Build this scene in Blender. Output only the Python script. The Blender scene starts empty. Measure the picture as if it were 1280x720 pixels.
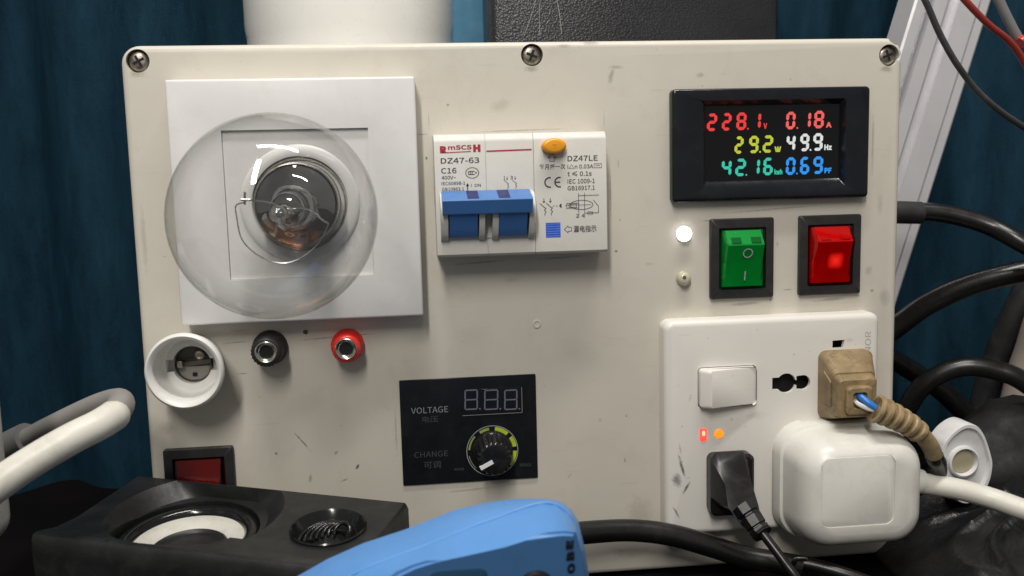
import bpy, bmesh, math, random
from mathutils import Vector, Matrix, noise
random.seed(7)
SC = bpy.context.scene
COL = SC.collection
MM = 0.001                                   # everything below is written in millimetres
PI = math.pi

# ------------------------------------------------------------------ camera
CAM = Vector((100.12, -344.55, 150.42))
CROT = (1.45098781, 0.0256721728, -0.10924891)
FPX = 1150.02
cam = bpy.data.cameras.new('camera')
cam.sensor_width = 36.0
cam.lens = 36.0 * FPX / 1280.0
cam.clip_start = 0.01
cam.clip_end = 50
cam.dof.use_dof = True
cam.dof.focus_distance = 0.345
cam.dof.aperture_fstop = 18
camo = bpy.data.objects.new('camera', cam)
camo.location = CAM * MM
camo.rotation_euler = CROT
COL.objects.link(camo)
SC.camera = camo

# ------------------------------------------------------------------ light (an indoor bench under tube lamps)
w = bpy.data.worlds.new('World'); SC.world = w; w.use_nodes = True
w.node_tree.nodes['Background'].inputs['Color'].default_value = (1.0, 0.97, 0.92, 1)
w.node_tree.nodes['Background'].inputs['Strength'].default_value = 0.225

def area(name, loc, target, sx, sy, power, col):
    l = bpy.data.lights.new(name, 'AREA'); l.shape = 'RECTANGLE'
    l.size = sx; l.size_y = sy; l.energy = power; l.color = col
    o = bpy.data.objects.new(name, l); COL.objects.link(o)
    o.location = loc
    o.rotation_euler = (Vector(target) - Vector(loc)).to_track_quat('-Z', 'Y').to_euler()
    return o
area('tube_lamp_front', (-0.12, -0.95, 0.98), (0.13, 0, 0.12), 0.08, 0.60, 10.3, (1.0, 0.955, 0.89))
area('tube_lamp_overhead', (0.18, -0.24, 1.00), (0.15, -0.02, 0.1), 0.50, 0.05, 6.2, (1.0, 0.965, 0.91))

vs = SC.view_settings
SC.display_settings.display_device = 'sRGB'
vs.view_transform = 'Standard'; vs.look = 'None'; vs.exposure = 0; vs.gamma = 1
vs.use_curve_mapping = False
SC.cycles.use_denoising = True
SC.cycles.max_bounces = 7
SC.cycles.transparent_max_bounces = 16
SC.cycles.caustics_reflective = False
SC.cycles.caustics_refractive = False
SC.cycles.sample_clamp_indirect = 4

# ------------------------------------------------------------------ helpers
RM = __import__('mathutils').Euler(CROT, 'XYZ').to_matrix()
def P(px, py, Y):
    """the point (x, z) of the plane y = Y that the photograph shows at a pixel"""
    d = RM @ Vector(((px - 640) / FPX, -(py - 360) / FPX, -1))
    t = (Y - CAM.y) / d.y
    q = CAM + d * t
    return (q.x, q.z)
def P3(px, py, Y):
    x, z = P(px, py, Y); return Vector((x, Y, z))

def new_obj(name, me, parent):
    o = bpy.data.objects.new(name, me); COL.objects.link(o)
    if parent is not None: o.parent = parent
    return o
def origin(o):
    while o is not None:
        if 'org' in ORG.get(o.name, {}): return ORG[o.name]['org']
        o = o.parent
    return Vector((0, 0, 0))
ORG = {}
def thing(name, label, cat, org=(0, 0, 0), group=None):
    o = bpy.data.objects.new(name, None); COL.objects.link(o)
    o.empty_display_size = 0.01
    o.location = Vector(org) * MM
    ORG[o.name] = {'org': Vector(org)}
    o['label'] = label; o['category'] = cat
    if group: o['group'] = group
    return o
def finish(bm, ang=38):
    bmesh.ops.recalc_face_normals(bm, faces=bm.faces)
    a = math.radians(ang)
    for f in bm.faces: f.smooth = True
    for e in bm.edges:
        if len(e.link_faces) == 2:
            e.smooth = e.calc_face_angle(0) < a
def obj(name, bm, m, parent=None, ang=38, rec=True, org=None):
    """bm in world millimetres -> one mesh object under its thing"""
    if rec: finish(bm, ang)
    og = Vector(org) if org is not None else origin(parent)
    for v in bm.verts: v.co = (v.co - og) * MM
    me = bpy.data.meshes.new(name); bm.to_mesh(me); bm.free()
    if m is not None: me.materials.append(m)
    o = new_obj(name, me, parent)
    if parent is None and org is not None: o.location = og * MM
    return o
def tag(o, label, cat, group=None):
    o['label'] = label; o['category'] = cat
    if group: o['group'] = group
    return o
def cut(o, cutters):
    for c in cutters:
        md = o.modifiers.new('cut', 'BOOLEAN'); md.object = c; md.operation = 'DIFFERENCE'; md.solver = 'EXACT'
    dg = bpy.context.evaluated_depsgraph_get()
    me = bpy.data.meshes.new_from_object(o.evaluated_get(dg))
    mats = [m for m in o.data.materials]
    o.modifiers.clear(); o.data = me
    me.materials.clear()
    for m in mats: me.materials.append(m)
    for p in me.polygons: p.material_index = 0
    bm = bmesh.new(); bm.from_mesh(me); bmesh.ops.dissolve_degenerate(bm, edges=bm.edges, dist=1e-7); finish(bm, 38); bm.to_mesh(me); bm.free()
    for c in cutters: bpy.data.objects.remove(c)
def NB(): return bmesh.new()

def box(bm, x0, x1, y0, y1, z0, z1, bev=0, seg=2):
    r = bmesh.ops.create_cube(bm, size=1)
    vs_ = r['verts']
    for v in vs_:
        v.co = Vector((x0 + (v.co.x + .5) * (x1 - x0), y0 + (v.co.y + .5) * (y1 - y0), z0 + (v.co.z + .5) * (z1 - z0)))
    if bev:
        es = list({e for v in vs_ for e in v.link_edges})
        bmesh.ops.bevel(bm, geom=es, offset=bev, segments=seg, affect='EDGES', profile=.5)
    return bm
def rrect(x0, x1, z0, z1, r, n=6):
    pts = []
    for cx, cz, a in ((x1 - r, z1 - r, 0), (x0 + r, z1 - r, 90), (x0 + r, z0 + r, 180), (x1 - r, z0 + r, 270)):
        for k in range(n + 1):
            t = math.radians(a + 90 * k / n); pts.append((cx + r * math.cos(t), cz + r * math.sin(t)))
    return pts
def circ(cx, cz, r, n=32, ph=0, rz=None):
    return [(cx + r * math.cos(2 * PI * k / n + ph), cz + (rz or r) * math.sin(2 * PI * k / n + ph)) for k in range(n)]
def loft(bm, loops, cap0=True, cap1=True, closed=True):
    """loops: lists of 3D points, same count; joins neighbours"""
    vl = [[bm.verts.new(Vector(p)) for p in L] for L in loops]
    n = len(vl[0])
    for A, B in zip(vl, vl[1:]):
        for k in range(n if closed else n - 1):
            bm.faces.new((A[k], A[(k + 1) % n], B[(k + 1) % n], B[k]))
    if cap0: bm.faces.new(vl[0])
    if cap1: bm.faces.new(list(reversed(vl[-1])))
    return bm
def at_y(pts, y): return [(p[0], y, p[1]) for p in pts]
def prism(bm, pts, y0, y1, bev=0, seg=2):
    """outline in (x, z) pushed from y0 (back) to y1 (front, smaller y); rounded front edge"""
    if not bev: return loft(bm, [at_y(pts, y0), at_y(pts, y1)])
    loops = [at_y(pts, y0), at_y(pts, y1 + bev)]
    c = Vector((sum(p[0] for p in pts) / len(pts), sum(p[1] for p in pts) / len(pts)))
    n = len(pts)
    nrm = []
    area2 = sum(pts[k][0] * pts[(k + 1) % n][1] - pts[(k + 1) % n][0] * pts[k][1] for k in range(n))
    sg = 1 if area2 > 0 else -1
    for k in range(n):
        a, b, d = Vector(pts[k - 1]), Vector(pts[k]), Vector(pts[(k + 1) % n])
        e1 = (b - a); e2 = (d - b)
        if e1.length < 1e-9: e1 = e2
        if e2.length < 1e-9: e2 = e1
        e1.normalize(); e2.normalize()
        n1 = Vector((e1.y, -e1.x)) * sg; n2 = Vector((e2.y, -e2.x)) * sg
        s = (n1 + n2); q = s / max(.35, (1 + n1.dot(n2)))
        nrm.append(q)
    for i in range(1, seg + 1):
        t = PI / 2 * i / seg
        ins = bev * (1 - math.cos(t)); yy = y1 + bev - bev * math.sin(t)
        loops.append([(pts[k][0] - nrm[k].x * ins, yy, pts[k][1] - nrm[k].y * ins) for k in range(n)])
    return loft(bm, loops)
def lathe(bm, prof, cx, cz, n=48, closed=False, xf=None):
    """profile [(r, y)] turned about the y axis through (cx, cz)"""
    rings = []
    for r, y in prof:
        if r < 1e-6: rings.append([bm.verts.new((cx, y, cz))])
        else: rings.append([bm.verts.new((cx + r * math.cos(2 * PI * k / n), y, cz + r * math.sin(2 * PI * k / n))) for k in range(n)])
    prs = list(zip(rings, rings[1:])) + ([(rings[-1], rings[0])] if closed else [])
    for A, B in prs:
        for k in range(n):
            k2 = (k + 1) % n
            if len(A) == 1 and len(B) == 1: continue
            if len(A) == 1: bm.faces.new((A[0], B[k2], B[k]))
            elif len(B) == 1: bm.faces.new((A[k], A[k2], B[0]))
            else: bm.faces.new((A[k], A[k2], B[k2], B[k]))
    return bm
def smooth_path(pts, sub=8):
    pts = [Vector(p) for p in pts]
    q = [pts[0] * 2 - pts[1]] + pts + [pts[-1] * 2 - pts[-2]]
    out = []
    for i in range(1, len(q) - 2):
        for k in range(sub):
            t = k / sub
            a, b, c, d = q[i - 1], q[i], q[i + 1], q[i + 2]
            out.append(.5 * ((2 * b) + (c - a) * t + (2 * a - 5 * b + 4 * c - d) * t * t + (3 * b - a - 3 * c + d) * t ** 3))
    out.append(pts[-1])
    return out
def tube(bm, pts, r, n=12, sub=8, flat=1.0, raw=False):
    path = [Vector(p) for p in pts] if raw else smooth_path(pts, sub)
    N = len(path)
    T = [(path[min(i + 1, N - 1)] - path[max(i - 1, 0)]).normalized() for i in range(N)]
    u = T[0].cross(Vector((.13, .2, .97)));
    if u.length < 1e-3: u = T[0].cross(Vector((1, 0, 0)))
    u.normalize()
    loops = []
    for i in range(N):
        u = (u - T[i] * u.dot(T[i])).normalized(); v = T[i].cross(u)
        rr = r(i / (N - 1)) if callable(r) else r
        if not raw and not callable(r) and r > 2.3: rr *= 1 + .035 * noise.noise(path[i] * .06)
        loops.append([path[i] + (u * math.cos(2 * PI * k / n) + v * math.sin(2 * PI * k / n) * flat) * rr for k in range(n)])
    return loft(bm, loops)
def bar2(bm, a, b, wd, y, th=.06):
    """flat printed stroke between two (x, z) points on a plane y"""
    a, b = Vector(a), Vector(b); d = (b - a)
    if d.length < 1e-6: return bm
    d.normalize(); nn = Vector((-d.y, d.x)) * wd / 2
    a2, b2 = a - d * wd * .3, b + d * wd * .3
    vs_ = [bm.verts.new((p.x, y, p.y)) for p in (a2 - nn, b2 - nn, b2 + nn, a2 + nn)]
    bm.faces.new(vs_)
    return bm
def stroke(bm, pts, wd, y):
    for a, b in zip(pts, pts[1:]): bar2(bm, a, b, wd, y)
    return bm
def ring2(bm, cx, cz, r0, r1, y, a0=0, a1=360, n=40, rz=1.0):
    A = []
    for k in range(n + 1):
        t = math.radians(a0 + (a1 - a0) * k / n)
        A.append((bm.verts.new((cx + r0 * math.cos(t), y, cz + r0 * rz * math.sin(t))), bm.verts.new((cx + r1 * math.cos(t), y, cz + r1 * rz * math.sin(t)))))
    for (a, b), (c, d) in zip(A, A[1:]): bm.faces.new((a, b, d, c))
    return bm
FONT = None
try:                                            # Blender's own interface typeface, a plain grotesque
    import os
    FONT = bpy.data.fonts.load(os.path.join(bpy.utils.system_resource('DATAFILES', path='fonts'), 'Noto Sans CJK Regular.woff2'))
except Exception:
    FONT = None
def text(name, s, m, parent, xz0, xz1, y, bold=0.0, rot=0, shear=0, mirror=False, frame=None):
    """print fitted to the box xz0 (lower left) .. xz1 (upper right) on the plane y"""
    cu = bpy.data.curves.new(name, 'FONT'); cu.body = s; cu.size = 1; cu.offset = bold; cu.shear = shear
    cu.resolution_u = 3
    if FONT: cu.font = FONT
    t = bpy.data.objects.new(name, cu); COL.objects.link(t)
    me = bpy.data.meshes.new_from_object(t)
    bpy.data.objects.remove(t); bpy.data.curves.remove(cu)
    co = [(v.co.x, v.co.y) for v in me.vertices]
    if rot:
        c, sn = math.cos(rot), math.sin(rot); co = [(a * c - b * sn, a * sn + b * c) for a, b in co]
    ax, bx_ = min(c[0] for c in co), max(c[0] for c in co); az, bz = min(c[1] for c in co), max(c[1] for c in co)
    og = origin(parent)
    for v, (a, b) in zip(me.vertices, co):
        fx = (a - ax) / max(1e-6, bx_ - ax); fz = (b - az) / max(1e-6, bz - az)
        if frame:
            q = frame(fx, fz)
        else:
            q = Vector((xz0[0] + fx * (xz1[0] - xz0[0]), y, xz0[1] + fz * (xz1[1] - xz0[1])))
        v.co = (q - og) * MM
    me.materials.clear(); me.materials.append(m)
    return new_obj(name, me, parent)
SEGS = {'0': 'abcdef', '1': 'bc', '2': 'abged', '4': 'fgbc', '5': 'afgcd', '6': 'afgedc', '8': 'abcdefg', '9': 'abcdfg', '3': 'abgcd'}
def seg7(name, ch, m, parent, x0, z0, wd, h, y, t, slant=0.06, gap=.12, extra_dot=None):
    bm = NB()
    def poly(pts):
        bm.faces.new([bm.verts.new((x0 + a + slant * b, y, z0 + b)) for a, b in pts])
    hw = t / 2
    def hor(zc):
        poly([(hw + gap, zc), (t + gap, zc - hw), (wd - t - gap, zc - hw), (wd - hw - gap, zc), (wd - t - gap, zc + hw), (t + gap, zc + hw)])
    def ver(xc, za, zb):
        poly([(xc, za + gap), (xc + hw, za + hw + gap), (xc + hw, zb - hw - gap), (xc, zb - gap), (xc - hw, zb - hw - gap), (xc - hw, za + hw + gap)])
    for c in SEGS[ch]:
        if c == 'a': hor(h - hw)
        if c == 'g': hor(h / 2)
        if c == 'd': hor(hw)
        if c == 'f': ver(hw, h / 2, h - hw)
        if c == 'b': ver(wd - hw, h / 2, h - hw)
        if c == 'e': ver(hw, hw, h / 2)
        if c == 'c': ver(wd - hw, hw, h / 2)
    return obj(name, bm, m, parent, rec=False)

# ------------------------------------------------------------------ materials
class NT:
    def __init__(s, name):
        s.m = bpy.data.materials.new(name); s.m.use_nodes = True; s.t = s.m.node_tree; s.n = s.t.nodes; s.l = s.t.links
        s.b = s.n['Principled BSDF']; s.out = s.n['Material Output']
    def node(s, typ, **k):
        o = s.n.new(typ)
        for a, v in k.items(): setattr(o, a, v)
        return o
    def link(s, a, b): s.l.new(a, b)
    def coord(s):
        if not hasattr(s, 'tc'): s.tc = s.node('ShaderNodeTexCoord')
        return s.tc.outputs['Object']
    def noise(s, scale, detail=4, rough=.55, dist=0, vec=None):
        o = s.node('ShaderNodeTexNoise'); o.inputs['Scale'].default_value = scale; o.inputs['Detail'].default_value = detail
        o.inputs['Roughness'].default_value = rough; o.inputs['Distortion'].default_value = dist
        s.link(vec or s.coord(), o.inputs['Vector']); return o.outputs['Fac']
    def ramp(s, fac, a, b, c0=(0, 0, 0, 1), c1=(1, 1, 1, 1)):
        o = s.node('ShaderNodeValToRGB'); e = o.color_ramp.elements
        e[0].position = a; e[1].position = b; e[0].color = c0; e[1].color = c1
        s.link(fac, o.inputs['Fac']); return o.outputs['Color']
    def math(s, op, a, b=None, c=None):
        o = s.node('ShaderNodeMath', operation=op)
        for i, q in enumerate((a, b, c)):
            if q is None: continue
            if isinstance(q, (int, float)): o.inputs[i].default_value = q
            else: s.link(q, o.inputs[i])
        return o.outputs[0]
    def mix(s, fac, a, b, blend='MIX'):
        o = s.node('ShaderNodeMix', data_type='RGBA', blend_type=blend)
        for i, q in ((0, fac), (6, a), (7, b)):
            if isinstance(q, (int, float)): o.inputs[i].default_value = q
            elif isinstance(q, tuple): o.inputs[i].default_value = q
            else: s.link(q, o.inputs[i])
        return o.outputs[2]
    def bump(s, h, strength=.2, dist=.0004):
        o = s.node('ShaderNodeBump'); o.inputs['Strength'].default_value = strength; o.inputs['Distance'].default_value = dist
        s.link(h, o.inputs['Height']); s.link(o.outputs['Normal'], s.b.inputs['Normal'])
def C4(c): return (c[0], c[1], c[2], 1)
def plastic(name, col, rough=.4, var=.10, dirt=None, dirt_amt=.25, bump=.06, bscale=1800, spec=.5, sub=0, coat=0, vscale=60):
    t = NT(name); b = t.b
    n1 = t.noise(vscale, 5)
    dk = tuple(c * (1 - var) for c in col)
    col_s = t.mix(t.ramp(n1, .35, .7), C4(dk), C4(col))
    if dirt:
        n2 = t.noise(vscale * 1.9, 8, .7, .6)
        col_s = t.mix(t.math('MULTIPLY', t.ramp(n2, .50, .78), dirt_amt), col_s, C4(dirt))
        n3 = t.noise(vscale * 14, 3, .6)
        col_s = t.mix(t.math('MULTIPLY', t.ramp(n3, .70, .78), dirt_amt * .7), col_s, C4(dirt))
    t.link(col_s, b.inputs['Base Color'])
    r = t.ramp(t.noise(vscale * 3, 6, .65), .3, .75, (rough * .8,) * 3 + (1,), (min(1, rough * 1.25),) * 3 + (1,))
    t.link(r, b.inputs['Roughness'])
    b.inputs['Specular IOR Level'].default_value = spec
    if sub:
        b.inputs['Subsurface Weight'].default_value = sub; b.inputs['Subsurface Radius'].default_value = (.002, .0015, .001); b.inputs['Subsurface Scale'].default_value = 1
    if coat: b.inputs['Coat Weight'].default_value = coat; b.inputs['Coat Roughness'].default_value = .15
    if bump: t.bump(t.noise(bscale, 3), bump)
    return t.m
def metal(name, col, rough=.3, var=.15, scale=150):
    t = NT(name); b = t.b
    t.link(t.mix(t.ramp(t.noise(scale, 5), .3, .7), C4(tuple(c * (1 - var) for c in col)), C4(col)), b.inputs['Base Color'])
    b.inputs['Metallic'].default_value = 1
    t.link(t.ramp(t.noise(scale * 3, 5), .3, .7, (rough * .7,) * 3 + (1,), (rough * 1.3,) * 3 + (1,)), b.inputs['Roughness'])
    return t.m
def ink(name, col, rough=.6):
    t = NT(name); n = t.noise(900, 4, .7)
    t.link(t.mix(t.ramp(n, .35, .7), C4(tuple(min(1, c * 1.25 + .012) for c in col)), C4(col)), t.b.inputs['Base Color'])
    t.b.inputs['Roughness'].default_value = rough
    return t.m
def glow(name, col, strength, base=(.02, .02, .02), rough=.3):
    t = NT(name)
    t.b.inputs['Base Color'].default_value = C4(base); t.b.inputs['Roughness'].default_value = rough
    n = t.noise(700, 2)
    t.link(t.mix(t.ramp(n, .3, .8), C4(tuple(c * .75 for c in col)), C4(col)), t.b.inputs['Emission Color'])
    t.b.inputs['Emission Strength'].default_value = strength
    return t.m
def thin_glass(name, tint=(.97, .98, .975), f0=.07, rough=.0, haze=0.0, edge=.55):
    t = NT(name)
    lw = t.node('ShaderNodeLayerWeight'); lw.inputs['Blend'].default_value = .5
    fac = lw.outputs['Facing']
    p5 = t.math('POWER', fac, 4.0)
    fr = t.math('ADD', t.math('MULTIPLY', p5, edge), f0)
    tr = t.node('ShaderNodeBsdfTransparent'); tr.inputs['Color'].default_value = C4(tint)
    # the longer way through the wall at grazing angles takes a little more light
    tc = t.mix(t.math('POWER', fac, 3.0), C4(tint), C4(tuple(c * .80 for c in tint)))
    t.link(tc, tr.inputs['Color'])
    gl = t.node('ShaderNodeBsdfGlossy'); gl.inputs['Roughness'].default_value = rough
    mx = t.node('ShaderNodeMixShader'); t.link(fr, mx.inputs[0]); t.link(tr.outputs[0], mx.inputs[1]); t.link(gl.outputs[0], mx.inputs[2])
    res = mx.outputs[0]
    if haze:
        df = t.node('ShaderNodeBsdfDiffuse'); df.inputs['Color'].default_value = (.6, .6, .58, 1)
        m2 = t.node('ShaderNodeMixShader')
        t.link(t.math('MULTIPLY', t.ramp(t.noise(55, 6, .65, .5), .45, .8), haze), m2.inputs[0])
        t.link(res, m2.inputs[1]); t.link(df.outputs[0], m2.inputs[2]); res = m2.outputs[0]
    t.link(res, t.out.inputs['Surface'])
    return t.m
def tinted(name, col, rough=.18, emit=0, ecol=None):
    """clear coloured plastic over a ribbed lens"""
    t = NT(name); b = t.b
    br = t.node('ShaderNodeTexChecker'); br.inputs['Scale'].default_value = 2200
    t.link(t.coord(), br.inputs['Vector'])
    n = t.noise(160, 4)
    c = t.mix(t.ramp(n, .3, .7), C4(tuple(k * .75 for k in col)), C4(col))
    c = t.mix(t.math('MULTIPLY', br.outputs['Fac'], .25), c, C4(tuple(min(1, k * 1.5 + .01) for k in col)))
    t.link(c, b.inputs['Base Color'])
    b.inputs['Roughness'].default_value = rough
    b.inputs['Coat Weight'].default_value = .4; b.inputs['Coat Roughness'].default_value = .08
    b.inputs['Transmission Weight'].default_value = .15
    if emit:
        b.inputs['Emission Color'].default_value = C4(ecol or col); b.inputs['Emission Strength'].default_value = emit
    return t.m

# -- the worn beige front: colour with its own stains, scratches and grime
def marked(name, col, dark, rough, marks, bump=.05, var=.06, dirt_amt=.22):
    t = NT(name); b = t.b
    base = t.mix(t.ramp(t.noise(18, 6, .6, .3), .3, .72), C4(tuple(c * (1 - var) for c in col)), C4(col))
    g = t.noise(45, 9, .72, .8)
    base = t.mix(t.math('MULTIPLY', t.ramp(g, .52, .80), dirt_amt), base, C4(dark))
    sp = t.noise(420, 2, .5)
    base = t.mix(t.math('MULTIPLY', t.ramp(sp, .735, .77), .35), base, C4(tuple(c * .6 for c in dark)))
    for ang_, sc_ in ((22, 26), (-48, 34), (80, 22)):                      # hairline scratches
        mp = t.node('ShaderNodeMapping'); mp.inputs['Rotation'].default_value = (0, math.radians(ang_), 0); mp.inputs['Scale'].default_value = (1, 1, 24)
        t.link(t.coord(), mp.inputs['Vector'])
        base = t.mix(t.math('MULTIPLY', t.ramp(t.noise(sc_, 3, .6, .3, mp.outputs['Vector']), .70, .735), .16), base, C4(tuple(c * .7 for c in dark)))
    rag = t.math('MULTIPLY_ADD', t.noise(330, 5, .7, 1.0), 1.6, .2)
    for (mx, mz, rx, rz, ang, amt, c) in marks:                     # each stain at its own place on the front
        mp = t.node('ShaderNodeMapping', vector_type='TEXTURE')
        mp.inputs['Location'].default_value = (mx * MM, 0, mz * MM); mp.inputs['Rotation'].default_value = (0, -math.radians(ang), 0)
        mp.inputs['Scale'].default_value = (rx * MM, 1000, rz * MM)
        t.link(t.coord(), mp.inputs['Vector'])
        ln = t.node('ShaderNodeVectorMath', operation='LENGTH'); t.link(mp.outputs[0], ln.inputs[0])
        k = t.math('SUBTRACT', rag, ln.outputs['Value'])
        mr = t.node('ShaderNodeMapRange'); mr.inputs['From Min'].default_value = .05; mr.inputs['From Max'].default_value = .75; mr.inputs['To Max'].default_value = amt
        t.link(k, mr.inputs['Value'])
        base = t.mix(mr.outputs[0], base, C4(c))
    t.link(base, b.inputs['Base Color'])
    t.link(t.ramp(t.noise(70, 6, .7), .3, .75, (rough * .75,) * 3 + (1,), (rough * 1.2,) * 3 + (1,)), b.inputs['Roughness'])
    t.bump(t.noise(2200, 3), bump, .0003)
    return t.m
def mk(px, py, rx, rz, ang, amt, c, y=0):
    x, z = P(px, py, y)
    ox_, oz_ = (145, -9) if y == 0 else (236, 9.6)        # origin of the box, of the outlet
    return (x - ox_, z - oz_, rx, rz, ang, amt, c)
BR = (.17, .14, .10); GR = (.12, .115, .105); BK = (.03, .03, .03); LT = (.75, .72, .66)
panel_marks = [
    mk(625, 132, 5, 2.5, 20, .20, BR), mk(764, 95, 1.2, 4, -15, .45, BR), mk(770, 84, 3.5, .9, 0, .35, BR), mk(560, 131, .8, .8, 0, .7, GR),
    mk(738, 53, 4, 1.3, 0, .5, BR), mk(705, 57, 3, .8, 0, .4, BR), mk(875, 94, 2.2, 1.2, 0, .35, GR), mk(533, 198, .6, .9, 0, .8, BK),
    mk(755, 150, .25, 5, 0, .4, GR), mk(527, 168, 4, .25, 0, .6, GR), mk(536, 152, .25, 4, 0, .4, GR), mk(770, 314, .8, .5, 0, .9, BK),
    mk(378, 552, .45, 5.5, 38, .75, GR), mk(345, 567, .7, .7, 0, .8, GR), mk(420, 566, 1.2, .6, 40, .6, GR), mk(447, 583, .7, 1.4, -30, .9, BK),
    mk(388, 598, .8, 1.8, -10, .5, BR), mk(431, 600, 2, .5, 20, .55, BK), mk(352, 477, .5, .4, 0, .5, BK), mk(303, 467, 2.6, .3, 0, .7, GR),
    mk(295, 428, 6, .35, 3, .5, GR), mk(400, 423, 9, .35, 3, .55, GR), mk(455, 418, 6, .3, 3, .5, GR), mk(300, 413, 5, .4, 2, .35, BR),
    mk(985, 362, 3, .35, 0, .6, GR), mk(885, 276, 3, .35, 0, .6, GR), mk(963, 374, .6, 1.0, 0, .7, GR), mk(1090, 363, .9, .8, 0, .6, GR), mk(972, 305, .8, 1.4, 0, .45, BR),
    mk(1086, 338, 2, 2.5, 0, .30, BR), mk(1105, 372, 3, 4, 20, .28, GR), mk(783, 520, .6, .7, 0, .5, GR), mk(781, 575, .5, 1.2, 0, .5, GR), mk(750, 525, .9, 1.1, 0, .3, BR), mk(712, 595, 1.6, .6, 45, .35, BR), mk(773, 205, .5, 2, 0, .35, GR),
    mk(775, 275, .4, .4, 0, .8, BK), mk(812, 330, 2.5, 1, 0, .25, BR), mk(640, 350, 4, 1, 0, .2, BR), mk(1100, 255, 1.5, 6, 0, .22, BR), mk(180, 300, 1.2, 14, 0, .25, BR),
    mk(544, 250, .5, 12, 2, .55, GR), mk(600, 328, 12, .6, 3, .5, GR), mk(700, 322, 12, .5, 3, .45, GR), mk(763, 240, .5, 14, 0, .45, GR), mk(650, 163, 22, .35, 1, .5, BR),
    mk(172, 92, 3.5, 1.6, 0, .40, BR), mk(665, 86, 3.5, 1.6, 0, .45, BR), mk(1108, 86, 3.5, 1.8, 0, .5, BR), mk(960, 262, 26, .5, 3, .4, BR), mk(1091, 180, .6, 16, 0, .35, BR), mk(928, 380, 9, .8, 3, .45, GR), mk(1040, 374, 9, .8, 3, .45, GR),
    mk(826, 520, .7, 18, 0, .45, BR), mk(590, 612, 14, .6, 3, .4, BR), mk(495, 540, .5, 12, 0, .35, BR), mk(856, 362, 2.6, 1.4, 0, .40, BR), mk(856, 306, 2.6, 1.2, 0, .35, BR), mk(380, 505, 14, 6, 20, .08, BR), mk(720, 440, 12, 7, -20, .08, BR), mk(590, 420, 9, 6, 0, .07, GR), mk(900, 230, 7, 4, 0, .07, BR),
    mk(210, 535, 5, 3, 0, .25, BR), mk(700, 645, 5, 3, 0, .25, BR), mk(800, 640, 6, 9, 0, .22, BR), mk(790, 690, 12, 3, 0, .3, BR),
]
M = {}
M['panel'] = marked('aged_beige_plastic', (.645, .608, .530), (.39, .34, .26), .50, panel_marks, .05, .10, .30)
M['white'] = plastic('white_plastic', (.74, .73, .72), .36, .04, (.48, .44, .37), .20, .02)
outlet_marks = [mk(852, 582, .8, 5.5, 15, .85, BK, -8), mk(846, 600, 2.4, 3.5, 0, .65, BK, -8), mk(858, 610, .7, 3.5, -30, .8, BK, -8), mk(845, 640, .6, 3, 30, .7, GR, -8), mk(990, 633, 2.5, 3.5, 45, .7, BR, -8),
                mk(850, 560, .5, 3, 10, .45, GR, -8), mk(930, 660, 6, 2, 0, .25, BR, -8), mk(1062, 425, 2, 1, 0, .2, GR, -8), mk(945, 520, 5, 2, 0, .15, GR, -8)]
M['outlet'] = marked('outlet_white_plastic', (.74, .715, .67), (.46, .41, .33), .38, outlet_marks, .02, .03, .10)
M['breaker'] = plastic('breaker_grey_plastic', (.60, .585, .545), .42, .06, (.38, .34, .28), .25, .04)
M['cheek'] = plastic('breaker_cheek_plastic', (.66, .645, .59), .45, .10, (.22, .19, .15), .3, .05)
M['blue_handle'] = plastic('blue_handle_plastic', (.065, .20, .52), .42, .10, (.20, .30, .5), .15, .03)
M['dark_blue'] = plastic('dark_blue_print', (.006, .014, .12), .5, .1, None, 0, 0)
M['ink'] = ink('black_print', (.035, .035, .038))
M['red_ink'] = ink('red_print', (.36, .012, .035))
M['grey_ink'] = ink('grey_print', (.36, .355, .37))
M['dim_ink'] = ink('dim_grey_print', (.045, .045, .05))
M['pale_ink'] = ink('pale_grey_print', (.33, .34, .36))
M['amber'] = plastic('amber_plastic', (.86, .36, .02), .3, .1, None, 0, .02)
M['black'] = plastic('black_plastic', (.010, .010, .011), .33, .3, (.09, .085, .08), .25, .04)
M['black_matte'] = plastic('black_matte_plastic', (.022, .022, .024), .52, .3, (.10, .095, .09), .3, .08)
M['bezel'] = plastic('meter_bezel_plastic', (.0065, .0078, .0125), .22, .25, (.05, .05, .055), .15, .02)
M['screen'] = plastic('dark_screen', (.003, .003, .0045), .12, .2, None, 0, 0)
M['frame'] = plastic('switch_frame_plastic', (.020, .019, .021), .48, .25, (.10, .09, .085), .22, .08)
M['plate_black'] = plastic('satin_black_plate', (.0055, .0062, .0085), .38, .3, (.05, .05, .05), .12, .02)
M['metal'] = metal('nickel', (.62, .60, .55), .25)
M['zinc'] = metal('dull_screw_steel', (.48, .44, .37), .42, .55, 500)
M['alu'] = plastic('satin_anodised_aluminium', (.74, .73, .76), .34, .06, None, 0, .02)
M['alu'].node_tree.nodes['Principled BSDF'].inputs['Metallic'].default_value = .45
M['wire_metal'] = metal('lamp_wire', (.42, .40, .37), .3)
M['clear'] = thin_glass('bulb_glass', (.985, .986, .98), .07, 0, .05, .50)
M['clear2'] = thin_glass('stem_glass', (.90, .91, .90), .22, .03, .10, .75)
M['green_shell'] = thin_glass('green_clear_shell', (.38, .90, .55), .05, .06, 0, .35)
M['red_shell'] = thin_glass('red_clear_shell', (.95, .16, .15), .05, .06, 0, .30)
M['dred_shell'] = thin_glass('dark_red_clear_shell', (.72, .12, .13), .04, .15, 0, .25)
M['green'] = tinted('green_lens_core', (.012, .36, .12), .3)
M['green_dark'] = tinted('green_lens_tab', (.004, .14, .045), .3)
M['red_on'] = tinted('lit_red_core', (.62, .03, .03), .3)
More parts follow.
